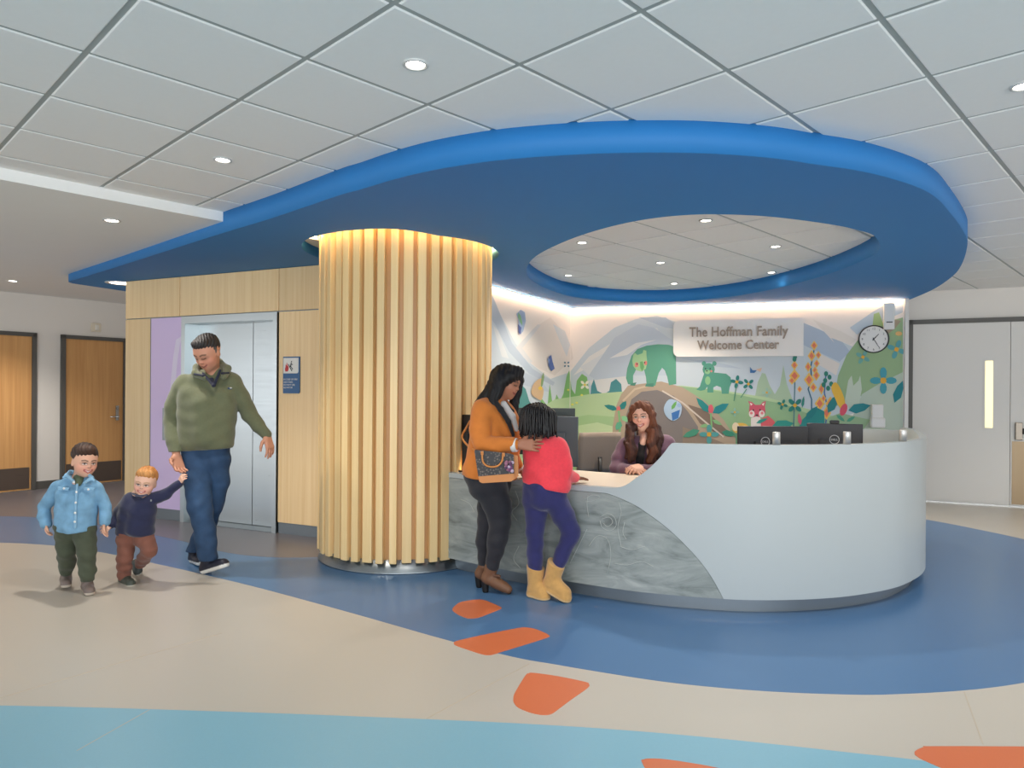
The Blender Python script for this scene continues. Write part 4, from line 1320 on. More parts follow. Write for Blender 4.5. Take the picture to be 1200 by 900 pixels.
def task_chair(c, yaw, w, h, label, col):
    ch = empty('office_chair', (c[0], c[1], 0), 0, label, 'chair', 'office chairs behind the desk')
    R_ = Matrix.Rotation(yaw, 3, 'Z'); o = Vector((c[0], c[1], 0))
    P = lambda x, y, z: o + R_ @ Vector((x, y, z))
    fab = plain('chair_fabric_%d' % col[0], col, 0.8, noise=0.05, nscale=80)
    mb = MB(); n = 8; v = []; f = []
    zb = c[2]
    for j in range(n + 1):
        for i in range(n + 1):
            x = (i / n - .5) * w * (1 - 0.08 * abs(j / n - .5)); z = zb + h * j / n
            y = 0.22 + 0.06 * (j / n) - 0.05 * (1 - (2 * i / n - 1) ** 2) * 0.8
            v.append(P(x, y, z))
    k = len(v)
    for j in range(n + 1):
        for i in range(n + 1):
            x = (i / n - .5) * w * (1 - 0.08 * abs(j / n - .5)); z = zb + h * j / n
            y = 0.22 + 0.06 * (j / n) - 0.05 * (1 - (2 * i / n - 1) ** 2) * 0.8 + 0.035
            v.append(P(x, y, z))
    q = n + 1
    for j in range(n):
        for i in range(n):
            a = j * q + i; f.append((a, a + 1, a + q + 1, a + q)); a += k; f.append((a, a + q, a + q + 1, a + 1))
    for i in range(n):
        f += [(i, k + i, k + i + 1, i + 1), (n * q + i, n * q + i + 1, k + n * q + i + 1, k + n * q + i), (i * q, (i + 1) * q, k + (i + 1) * q, k + i * q), (i * q + n, k + i * q + n, k + (i + 1) * q + n, (i + 1) * q + n)]
    mb.add(v, f, 0, True).build('backrest', fab, ch)
    MB().bevbox(P(0, 0, 0.47), (0.48, 0.46, 0.07), 0.03, M=R_).build('seat', fab, ch)
    MB().tube([P(0, 0.2, 0.44), P(0, 0.30, 0.50), P(0, 0.29, zb + h * .4)], 0.02).build('back_post', M_BLACK, ch)
    MB().tube([P(0, 0, 0.10), P(0, 0, 0.44)], 0.028).build('gas_lift', M_BLACK, ch)
    for a in range(5):
        t = math.radians(72 * a + 20)
        leg = MB().tube([P(0, 0, 0.11), P(0.29 * math.cos(t), 0.29 * math.sin(t), 0.07)], [0.024, 0.016]).build('leg', M_BLACK, ch)
        MB().lathe([(0, -0.012), (0.026, -0.012), (0.026, 0.012), (0, 0.012)], P(0.29 * math.cos(t), 0.29 * math.sin(t), 0.028), 14, M=R_ @ Matrix.Rotation(math.pi / 2, 3, 'X')).build('castor', M_BLACK, leg)
    for s_ in (-1, 1):
        MB().tube([P(s_ * 0.24, 0.12, 0.46), P(s_ * 0.27, 0.12, 0.62), P(s_ * 0.27, -0.12, 0.65)], 0.014).build('armrest', M_BLACK, ch)
    return ch


q1 = at(690, 530, 7.15)
task_chair((q1.x - 0.02, q1.y, 0.62), math.radians(200), 0.46, 0.40, 'tan upholstered office chair behind the slate monitor', (150, 134, 120))
q2 = at(712, 525, 7.75)
task_chair((q2.x + 0.02, q2.y + 0.1, 0.60), math.radians(268), 0.46, 0.50, 'grey office chair seen edge-on beside the tan chair', (92, 92, 98))

# ------------------------------------------------------------------ downlights
def downlight(x, y, z, r, label, grp, power, cone=120, col=(1.0, 0.93, 0.84)):
    d = empty('downlight', (x, y, z), 0, label, 'light', grp)
    MB().lathe([(r * 1.25, 0.001), (r * 1.28, -0.006), (r * 1.0, -0.008), (r * 0.92, 0.0), (r * 0.9, 0.001)], (x, y, z), 28).build('trim_ring', M_TRIM, d)
    MB().lathe([(0.0, -0.002), (r * 0.92, -0.002)], (x, y, z), 24, smooth=False).build('lens', M_LAMP, d)
    if power:
        l = bpy.data.lights.new('downlight_lamp', 'SPOT'); l.energy = power; l.spot_size = math.radians(cone); l.spot_blend = 0.7; l.shadow_soft_size = r * 0.9; l.color = col
        o = bpy.data.objects.new('downlight_lamp', l); COL.objects.link(o); o.parent = d; o.location = (0, 0, -0.03)
    return d


GC, GH, GD = 'downlights in the tile ceiling', 'downlights inside the oval opening', 'downlights over the corridor'
zl = Z_TILE - 0.002
for (px, py), lab, pw in (((487, 75), 'round recessed downlight in the tile ceiling at upper centre-left', 45), ((261, 187), 'round recessed downlight in the tile ceiling near the bulkhead', 60), ((1200, 100), 'round recessed downlight cut by the right edge of the picture', 110)):
    q = on_z(px, py, zl); downlight(q.x, q.y, zl, 0.042, lab, GC, pw)
for (px, py), lab in (((827, 258), 'downlight nearest the top rim of the oval opening'), ((682, 284), 'downlight near the upper left rim of the oval opening'), ((774, 307.5), 'downlight in the middle of the oval opening'),
                      ((909, 288.5), 'upper right downlight inside the oval opening'), ((904, 319), 'lower right downlight inside the oval opening'), ((666, 322.5), 'leftmost downlight inside the oval opening'), ((790, 332), 'lowest downlight inside the oval opening')):
    q = on_z(px, py, zl); downlight(q.x, q.y, zl, 0.042, lab, GH, 18 if 'lower right' in lab else 70, col=(1.0, 0.90, 0.78))
for (px, py), lab, pw in (((131, 258), 'downlight in the drywall ceiling above the man and boys', 90), ((15, 329), 'small downlight in the drywall ceiling near the left edge', 110)):
    q = on_z(px, py, Z_DRY); downlight(q.x, q.y, Z_DRY, 0.05, lab, GD, pw)
q = on_z(137, 331.5, Z_SOFFIT)
downlight(q.x + 0.05, q.y, Z_SOFFIT, 0.13, 'bright round downlight in the blue canopy tip at the panelled wall', 'downlights in the blue canopy', 25)
# warm bar light added on the counter to make the glow at the column
lb = empty('added_counter_light', at(546, 549, 5.60), 0, 'small added light making the warm glow between the column and the woman', 'light')
q = at(546, 549, 5.60)
MB().bevbox((q.x, q.y, Z_LOW + 0.010), (0.026, 0.10, 0.014), 0.004, rz=0.6).build('housing', M_TRIM, lb)
MB().box((q.x, q.y, Z_LOW + 0.0205), (0.020, 0.09, 0.004), rz=0.6).build('led_strip', emitter('led_added_glow', (255, 208, 140), 45.0), lb)
# unseen downlights added to brighten the right side and its doors
for x, y, lab in ((4.9, 4.6, 'added fill downlight in the tile ceiling just beyond the right edge of the picture'), (6.3, 6.6, 'added fill downlight in the tile ceiling in front of the grey double doors')):
    downlight(x, y, zl, 0.042, lab, GC, 90)

# ------------------------------------------------------------------ people: one continuous surface from blended shapes
class Shape:
    """signed distance shape: round cones and ellipsoids blended into one skin, coloured by the nearest piece"""
    def __init__(s, k=0.02): s.p = []; s.k = k; s.cuts = []; s.cols = []; s.fine = []

    def cone(s, a, b, r1, r2=None, c=None, k=None):
        s.p.append(('c', np.array(a, float), np.array(b, float), r1, r1 if r2 is None else r2, s.k if k is None else k)); s.cols.append(c); return s

    def chain(s, pts, c=None, k=None):
        for (a, r1), (b, r2) in zip(pts, pts[1:]): s.cone(a, b, r1, r2, c, k)
        return s

    def ell(s, c0, r, R=None, c=None, k=None):
        s.p.append(('e', np.array(c0, float), np.array(r, float), np.eye(3) if R is None else np.array(R, float), 0, s.k if k is None else k)); s.cols.append(c); return s

    def cut(s, pt, n):
        s.cuts.append((np.array(pt, float), np.array(Vector(n).normalized(), float))); return s

    def one(s, q, P):
        if q[0] == 'c':
            _, a, b, r1, r2, k = q
            ba = b - a; L = float(ba @ ba)
            t = np.clip(((P - a) @ ba) / max(L, 1e-12), 0, 1)
            return np.linalg.norm(P - a - t[:, None] * ba, axis=1) - (r1 + (r2 - r1) * t)
        _, c0, r, R_, _, k = q
        L = (P - c0) @ R_
        k0 = np.linalg.norm(L / r, axis=1); k1 = np.linalg.norm(L / (r * r), axis=1)
        return k0 * (k0 - 1) / np.maximum(k1, 1e-9)

    def dist(s, P, disp=None):
        d = None
        for q in s.p:
            e = s.one(q, P)
            if d is None: d = e; continue
            k = q[5]
            h = np.maximum(k - np.abs(d - e), 0) / k
            d = np.minimum(d, e) - h * h * k * 0.25
        if disp is not None: d = d + disp(P)
        for pt, n in s.cuts: d = np.maximum(d, (P - pt) @ n)
        return d

    def color(s, P, base):
        best = np.full(len(P), 1e9); out = np.tile(np.array(lin(base)), (len(P), 1))
        for q, c in zip(s.p, s.cols):
            e = s.one(q, P)
            m = e < best - 1e-9
            if c is None: cc = lin(base)
            elif isinstance(c, tuple) and len(c) == 2 and isinstance(c[1], float): cc = lin(c[0]); m = (e - c[1]) < best
            else: cc = lin(c)
            best = np.where(m, e if not (isinstance(c, tuple) and len(c) == 2 and isinstance(c[1], float)) else e - c[1], best)
            out[m] = cc
        return out

    def bounds(s):
        lo = np.full(3, 1e9); hi = -lo
        for q in s.p:
            if q[0] == 'c':
                r = max(q[3], q[4])
                for e in (q[1], q[2]): lo = np.minimum(lo, e - r); hi = np.maximum(hi, e + r)
            else:
                r = q[2].max(); lo = np.minimum(lo, q[1] - r); hi = np.maximum(hi, q[1] + r)
        return lo - 0.02, hi + 0.02

    def mesh(s, name, vox, base, disp=None, paint=None, fine=None):
        """surface nets on a rectilinear grid; fine = (centre, half size, step) refines the grid around the head"""
        B = 6
        lo, hi = s.bounds()
        ax_c = []
        for a in range(3):
            c = [lo[a]]
            while c[-1] < hi[a] + vox * B:
                st = vox
                for fc, fh, fs in (fine or ()):
                    if abs(c[-1] - fc[a]) < fh: st = min(st, fs)
                c.append(c[-1] + st)
            while len(c) % B: c.append(c[-1] + vox)
            ax_c.append(np.array(c))
        nb = np.array([len(c) // B for c in ax_c])
        bc = [0.5 * (c[0::B] + c[B - 1::B]) for c in ax_c]; bh = [0.5 * (c[B - 1::B] - c[0::B]) + vox for c in ax_c]
        ii = np.stack(np.meshgrid(*[np.arange(n) for n in nb], indexing='ij'), -1).reshape(-1, 3)
        cen = np.stack([bc[a][ii[:, a]] for a in range(3)], 1); half = np.stack([bh[a][ii[:, a]] for a in range(3)], 1)
        dc = s.dist(cen, None)
        keep = np.abs(dc) < np.linalg.norm(half, axis=1) + 0.014
        D = np.repeat(np.repeat(np.repeat(np.where(dc > 0, 1.0, -1.0).astype(np.float32).reshape(nb), B, 0), B, 1), B, 2)
        off = np.stack(np.meshgrid(*[np.arange(B)] * 3, indexing='ij'), -1).reshape(-1, 3)
        kb = ii[keep]; key = (kb // 2) @ np.array([1000000, 1000, 1]); order = np.argsort(key, kind='stable'); kb = kb[order]; key = key[order]
        cuts_ = np.flatnonzero(np.diff(key)) + 1
        allp = s.p
        gl = np.split(np.arange(len(kb)), cuts_)
        gc_ = []; gh_ = []
        for grp in gl:
            cl = cen[keep][order][grp]; hl__ = half[keep][order][grp]
            a_, b__ = (cl - hl__).min(0), (cl + hl__).max(0); gc_.append(0.5 * (a_ + b__)); gh_.append(0.5 * np.linalg.norm(b__ - a_))
        gc_ = np.array(gc_); gh_ = np.array(gh_)
        near = np.stack([s.one(q, gc_) < gh_ * (1.0 if q[0] == 'c' else 1.6) + 0.055 for q in allp], 1)
        for gi, grp in enumerate(gl):
            g = (kb[grp][:, None, :] * B + off[None]).reshape(-1, 3)
            P = np.stack([ax_c[a][g[:, a]] for a in range(3)], 1)
            s.p = [q for q, f_ in zip(allp, near[gi]) if f_]
            if not s.p: s.p = allp
            D[g[:, 0], g[:, 1], g[:, 2]] = s.dist(P, disp)
        s.p = allp
        # surface nets
        sg_ = D < 0
        n = np.array(D.shape) - 1
        cnt = np.zeros(n, np.int8)
        corners = [(a, b_, c_) for a in (0, 1) for b_ in (0, 1) for c_ in (0, 1)]
        for a, b_, c_ in corners: cnt += sg_[a:a + n[0], b_:b_ + n[1], c_:c_ + n[2]]
        act = (cnt > 0) & (cnt < 8)
        idx = np.full(n, -1, np.int64); cells = np.argwhere(act); idx[act] = np.arange(len(cells))
        acc = np.zeros((len(cells), 3)); num = np.zeros(len(cells))
        for a, b_ in ((i, j) for i in range(8) for j in range(i + 1, 8)):
            ca, cb = corners[a], corners[b_]
            df = [x - y for x, y in zip(cb, ca)]
            if sum(abs(x) for x in df) != 1: continue
            ga, gb = cells + ca, cells + cb
            da = D[ga[:, 0], ga[:, 1], ga[:, 2]]; db = D[gb[:, 0], gb[:, 1], gb[:, 2]]
            m = (da < 0) != (db < 0)
            t = np.where(m, da / np.where(m, da - db, 1), 0)
            acc += np.where(m[:, None], np.array(ca) + t[:, None] * np.array(df), 0); num += m
        fr_ = acc / num[:, None]
        V = np.stack([ax_c[a][cells[:, a]] + fr_[:, a] * (ax_c[a][cells[:, a] + 1] - ax_c[a][cells[:, a]]) for a in range(3)], 1)
        quads = []
        for ax in range(3):
            u, w = (ax + 1) % 3, (ax + 2) % 3
            sl0 = [slice(1, n[k]) for k in range(3)]; sl0[ax] = slice(0, n[ax])
            sl1 = list(sl0); sl1[ax] = slice(1, n[ax] + 1)
            s0, s1 = sg_[tuple(sl0)], sg_[tuple(sl1)]
            e = np.argwhere(s0 != s1)
            if not len(e): continue
            fl_ = s0[e[:, 0], e[:, 1], e[:, 2]]
            g = e + 1; g[:, ax] -= 1
            q = []
            for du, dw in ((-1, -1), (0, -1), (0, 0), (-1, 0)):
                h = g.copy(); h[:, u] += du; h[:, w] += dw
                q.append(idx[h[:, 0], h[:, 1], h[:, 2]])
            q = np.stack(q, 1)
            q[~fl_] = q[~fl_][:, ::-1]
            quads.append(q)
        Q = np.concatenate(quads)
        Q = Q[(Q >= 0).all(1)]
        me = bpy.data.meshes.new(name)
        me.vertices.add(len(V)); me.vertices.foreach_set('co', V.astype(np.float32).ravel())
        me.loops.add(len(Q) * 4); me.loops.foreach_set('vertex_index', Q.astype(np.int32).ravel())
        me.polygons.add(len(Q)); me.polygons.foreach_set('loop_start', (np.arange(len(Q)) * 4).astype(np.int32))
        me.polygons.foreach_set('use_smooth', np.ones(len(Q), bool))
        me.update(calc_edges=True)
        C = np.ones((len(V), 4), np.float32)
        C[:, :3] = s.color(V, base) if any(c is not None and c != base for c in s.cols) else lin(base)
        if paint is not None: C[:, :3] = paint(V, C[:, :3])
        at_ = me.color_attributes.new('Col', 'FLOAT_COLOR', 'POINT'); at_.data.foreach_set('color', C.ravel())
        return me


def nv(v): return Vector(v).normalized()


def frame(fwd, up=(0, 0, 1)):
    f = nv(fwd); r = f.cross(Vector(up)).normalized(); u = r.cross(f)
    return Matrix((r, f, u)).transposed()      # columns: right, forward, up


def folds(amp, f1=34.0, f2=19.0, ph=0.0):
    def d(P):
        x, y, z = P[:, 0], P[:, 1], P[:, 2]
        return amp * (np.sin(f1 * z + 5 * np.sin(7 * x + ph) + 3 * np.sin(9 * y)) * 0.5 + np.sin(f2 * (z + 0.7 * x) + 4 * np.sin(8 * y + ph)) * 0.5)
    return d


def strands(amp, f=160.0, ax=(0, 1)):
    def d(P):
        a = P[:, ax[0]] + 0.25 * P[:, ax[1]] + 0.012 * np.sin(38 * P[:, 2])
        return amp * np.sin(f * a)
    return d


def add_hand(S, wrist, fdir, pnorm, thumb, size=1.0, curl=0.25, c=None, spread=0.10):
    """palm, four unequal jointed fingers and a thumb leaving the side of the palm; pnorm = direction the palm faces"""
    f = nv(fdir); n = Vector(pnorm); n = (n - f * n.dot(f)).normalized(); sd = n.cross(f).normalized()
    if sd.dot(Vector(thumb)) < 0: sd = -sd
    w = Vector(wrist); z = size
    S.fine.append((np.array(w + f * 0.085 * z), 0.10 * z, max(0.0032, 0.0044 * z)))
    offs = (0.032, 0.011, -0.010, -0.030); lens = (0.070, 0.079, 0.073, 0.056)
    for o, L in zip(offs, lens):
        kn = w + f * (0.092 - abs(o - 0.008) * 0.22) * z + sd * o * z
        S.cone(w + f * 0.012 * z + sd * o * 0.62 * z, kn, 0.0155 * z, 0.0125 * z, c, 0.016 * z)
        p_ = kn; ang = 0.0
        dr0 = (f + sd * (o * spread * 40)).normalized()
        for q, fr_ in enumerate((0.44, 0.31, 0.25)):
            ang += curl * (0.75, 0.95, 0.7)[q]
            dr = dr0 * math.cos(ang) + n * math.sin(ang)
            e = p_ + dr * L * fr_ * z
            S.cone(p_, e, (0.0100 - 0.0010 * q) * z, (0.0090 - 0.0010 * q) * z, c, 0.004 * z)
            p_ = e
    t0 = w + f * 0.022 * z + sd * 0.024 * z
    t1 = t0 + (f * 0.55 + sd * 0.72 + n * 0.30).normalized() * 0.042 * z
    t2 = t1 + (f * 0.85 + sd * 0.32 + n * 0.35).normalized() * 0.033 * z
    t3 = t2 + (f * 0.95 + sd * 0.05 + n * 0.35).normalized() * 0.026 * z
    S.cone(t0, t1, 0.0165 * z, 0.0125 * z, c, 0.014 * z); S.cone(t1, t2, 0.0115 * z, 0.0105 * z, c, 0.005 * z); S.cone(t2, t3, 0.0105 * z, 0.0085 * z, c, 0.004 * z)


def add_head(S, c0, fwd, up, hh, skin, brow, lip, neck, neck_r, smile=0.5, eyes_down=False, teeth=True, child=False, eye=(70, 48, 36), cheek=None):
    """head of height hh with brow, eye sockets, nose, lips, ears; returns P (local to world), frame and the paint function for eyes, brows and lips"""
    R_ = frame(fwd, up); c0 = Vector(c0)
    P = lambda x, y, z: c0 + R_ @ Vector((x, y, z)) * hh
    Rn = np.array(R_)
    E_ = lambda x, y, z, r, k=0.02: S.ell(P(x, y, z), [q * hh for q in r], Rn, None, k)
    dz = -0.06 if child else 0.0
    E_(0, -0.07, 0.14, (0.335, 0.405, 0.345))
    E_(0, 0.08, -0.10 + dz * .3, (0.272 if not child else 0.290, 0.265, 0.33), 0.05)
    E_(0, 0.135, -0.30, (0.165, 0.165, 0.155), 0.05)
    S.cone(P(0, 0.235, -0.425), P(0, 0.225, -0.40), 0.055 * hh, None, None, 0.025)
    for s_ in (-1, 1):
        E_(s_ * 0.15, 0.19, -0.14 + dz * .6, (0.11, 0.115, 0.10), 0.02)
        E_(s_ * 0.330, -0.035, -0.04 + dz, (0.030, 0.080, 0.110), 0.006)
        E_(s_ * 0.125, 0.262, 0.002 + dz, (0.062, 0.045, 0.040), 0.012)
    E_(0, 0.262, 0.085 + dz, (0.20, 0.06, 0.05), 0.02)
    S.cone(P(0, 0.31, 0.015 + dz), P(0, 0.385, -0.10 + dz * .6), 0.030 * hh, 0.046 * hh, None, 0.012)
    for s_ in (-1, 1): S.cone(P(s_ * 0.042, 0.345, -0.115 + dz * .6), P(s_ * 0.044, 0.345, -0.115 + dz * .6), 0.034 * hh, None, None, 0.008)
    mz = -0.25 + dz * .4; cz = 0.055 * smile
    up_l = [(-0.13, mz + cz), (-0.065, mz + 0.004), (0, mz - 0.010), (0.065, mz + 0.004), (0.13, mz + cz)]
    for (x0, z0), (x1, z1) in zip(up_l, up_l[1:]):
        S.cone(P(x0, 0.275 - abs(x0) * .35, z0), P(x1, 0.275 - abs(x1) * .35, z1), 0.018 * hh, None, None, 0.008)
        gp = 0.062 if teeth else 0.034
        S.cone(P(x0 * .75, 0.268 - abs(x0) * .35, z0 - gp * (1 - abs(x0) * 4)), P(x1 * .75, 0.268 - abs(x1) * .35, z1 - gp * (1 - abs(x1) * 4)), 0.020 * hh, None, None, 0.008)
    S.cone(P(0, -0.10, -0.20), neck, neck_r, neck_r * 1.06, None, 0.03)
    c0n = np.array(c0)
    ez = 0.004 + dz
    feats = []
    if cheek:
        for s_ in (-1, 1): feats.append(([(s_ * 0.165, -0.13 + dz)], 0.11, 0.09, cheek, 0.8))
    for s_ in (-1, 1):
        feats.append(([(s_ * 0.07, ez + 0.01), (s_ * 0.18, ez + 0.005)], 0.052, 0.035, tuple(v * .80 for v in skin), 0.55))
        if eyes_down:
            feats.append(([(s_ * 0.075, ez - 0.008), (s_ * 0.125, ez - 0.020), (s_ * 0.180, ez - 0.008)], 0.013, 0.008, (54, 36, 30), 0.85))
        else:
            feats.append(([(s_ * 0.095, ez - 0.004), (s_ * 0.158, ez - 0.004)], 0.024, 0.008, (232, 226, 222), 0.9))
            feats.append(([(s_ * 0.127 + 0.004, ez - 0.002)], 0.024, 0.008, eye, 0.95))
            feats.append(([(s_ * 0.068, ez + 0.008), (s_ * 0.125, ez + 0.030), (s_ * 0.188, ez + 0.010)], 0.011, 0.008, (52, 36, 30), 0.85))
        bz = 0.095 + dz
        feats.append(([(s_ * 0.060, bz - 0.006), (s_ * 0.13, bz + 0.018), (s_ * 0.205, bz + 0.002)], 0.014, 0.012, brow, 0.75))
        feats.append(([(s_ * 0.030, -0.135 + dz * .6)], 0.012, 0.010, tuple(v * .55 for v in skin), 0.7))
    if teeth:
        feats.append(([(-0.095, mz + cz * .6 - 0.018), (0, mz - 0.040), (0.095, mz + cz * .6 - 0.018)], 0.036, 0.010, tuple(v * .62 for v in lip), 0.9))
        feats.append(([(-0.075, mz + cz * .5 - 0.014), (0, mz - 0.030), (0.075, mz + cz * .5 - 0.014)], 0.020, 0.008, (240, 234, 228), 0.95))
        feats.append(([(-0.10, mz + cz * .45 - 0.030), (0, mz - 0.078), (0.10, mz + cz * .45 - 0.030)], 0.014, 0.010, lip, 0.8))
        feats.append((up_l, 0.011, 0.010, lip, 0.75))
    else:
        feats.append((up_l, 0.016, 0.012, lip, 0.75))
        feats.append(([(-0.08, mz + cz * .3 - 0.03), (0, mz - 0.045), (0.08, mz + cz * .3 - 0.03)], 0.018, 0.012, lip, 0.65))
        feats.append(([(-0.12, mz + cz * .9 - 0.012), (0, mz - 0.025), (0.12, mz + cz * .9 - 0.012)], 0.006, 0.006, tuple(v * .45 for v in lip), 0.8))

    def paint(V, C):
        L = (V - c0n) @ Rn / hh
        sel = (L[:, 1] > 0.08) & (np.abs(L[:, 0]) < 0.34) & (np.abs(L[:, 2]) < 0.52)
        C = C.copy(); X = L[sel][:, [0, 2]]; Q = C[sel]
        for pts, r, soft, col, st in feats:
            d = np.full(len(X), 9.0)
            for a_, b_ in (zip(pts, pts[1:]) if len(pts) > 1 else [(pts[0], pts[0])]):
                a_ = np.array(a_); ba = np.array(b_) - a_
                t = np.clip(((X - a_) @ ba) / max(ba @ ba, 1e-9), 0, 1)
                d = np.minimum(d, np.linalg.norm(X - a_ - t[:, None] * ba, axis=1))
            w = np.clip((r + soft - d) / (soft + 1e-6), 0, 1) * st
            Q = Q * (1 - w[:, None]) + np.array(lin(tuple(max(0, min(255, v)) for v in col))) * w[:, None]
        C[sel] = Q
        return C
    paint.fine = [(np.array(c0) + Rn @ np.array([0, 0.1, -0.05]) * hh, 0.50 * hh, 0.0028)]
    return P, R_, paint


def person(base, label, group=None):
    return empty('person', base, 0, label, 'person', group)


M_SKIN = vcol('skin', 0.5, sss=0.0)
M_KNIT = vcol('knit_cloth', 0.85, bump=0.35, bscale=420, sheen=0.3, noise=0.06, nscale=60)
M_CLOTH = vcol('woven_cloth', 0.8, bump=0.2, bscale=500, sheen=0.15, noise=0.05, nscale=25)
M_DENIM = vcol('denim', 0.8, bump=0.3, bscale=600, noise=0.20, nscale=14)
M_HAIR = vcol('hair', 0.58, bump=0.5, bscale=30, stretch=(12, 12, 1), noise=0.25, nscale=9)
M_LEATHER = vcol('shoe_leather', 0.5, bump=0.1, bscale=300, noise=0.08)


def put(parent, name, S, vox, base, mat, disp=None, paint=None):
    return link_mesh(name, S.mesh(name, vox, base, disp, paint, (getattr(paint, 'fine', None) or []) + S.fine), mat, parent)


def shoe(parent, heel, toe, h, w, upper, sole, vox=0.005, up=(0, 0, 1), ankle=None, laces=None, sole_h=0.022, ank_r=0.04, name='shoe', mat=None):
    """heel, toe: points on the sole line; ankle: point the upper rises to"""
    heel, toe = Vector(heel), Vector(toe); f = (toe - heel).normalized(); upv = Vector(up) - f * Vector(up).dot(f); upv.normalize()
    L = (toe - heel).length; S = Shape(0.03)
    r = w / 2; sdv = f.cross(upv).normalized()
    S.cone(heel + f * r * .8 + upv * r * .75, toe - f * r * 1.0 + upv * r * .55, r * .88, r * .92, upper)
    S.cone(heel + f * r * .95 + upv * r, (Vector(ankle) if ankle is not None else heel + f * r * 1.1 + upv * h), r * .88, ank_r, upper)
    S.cone(heel + f * L * .35 + upv * h * .55, toe - f * L * .30 + upv * r * .85, r * .62, r * .55, upper)
    S.cut(heel, -upv)
    if laces:
        for k in range(4):
            c_ = heel + f * L * (0.40 + 0.085 * k) + upv * (h * .62 + r * .50 - 0.014 * k)
            S.cone(c_ - sdv * r * .42, c_ + sdv * r * .42, 0.0055, None, (laces, 0.003), 0.004)

    def paint(V, C):
        hgt = (V - np.array(heel)) @ np.array(upv)
        C = C.copy(); C[hgt < sole_h] = lin(sole); return C
    return put(parent, name, S, vox, upper, mat or M_LEATHER, None, paint)


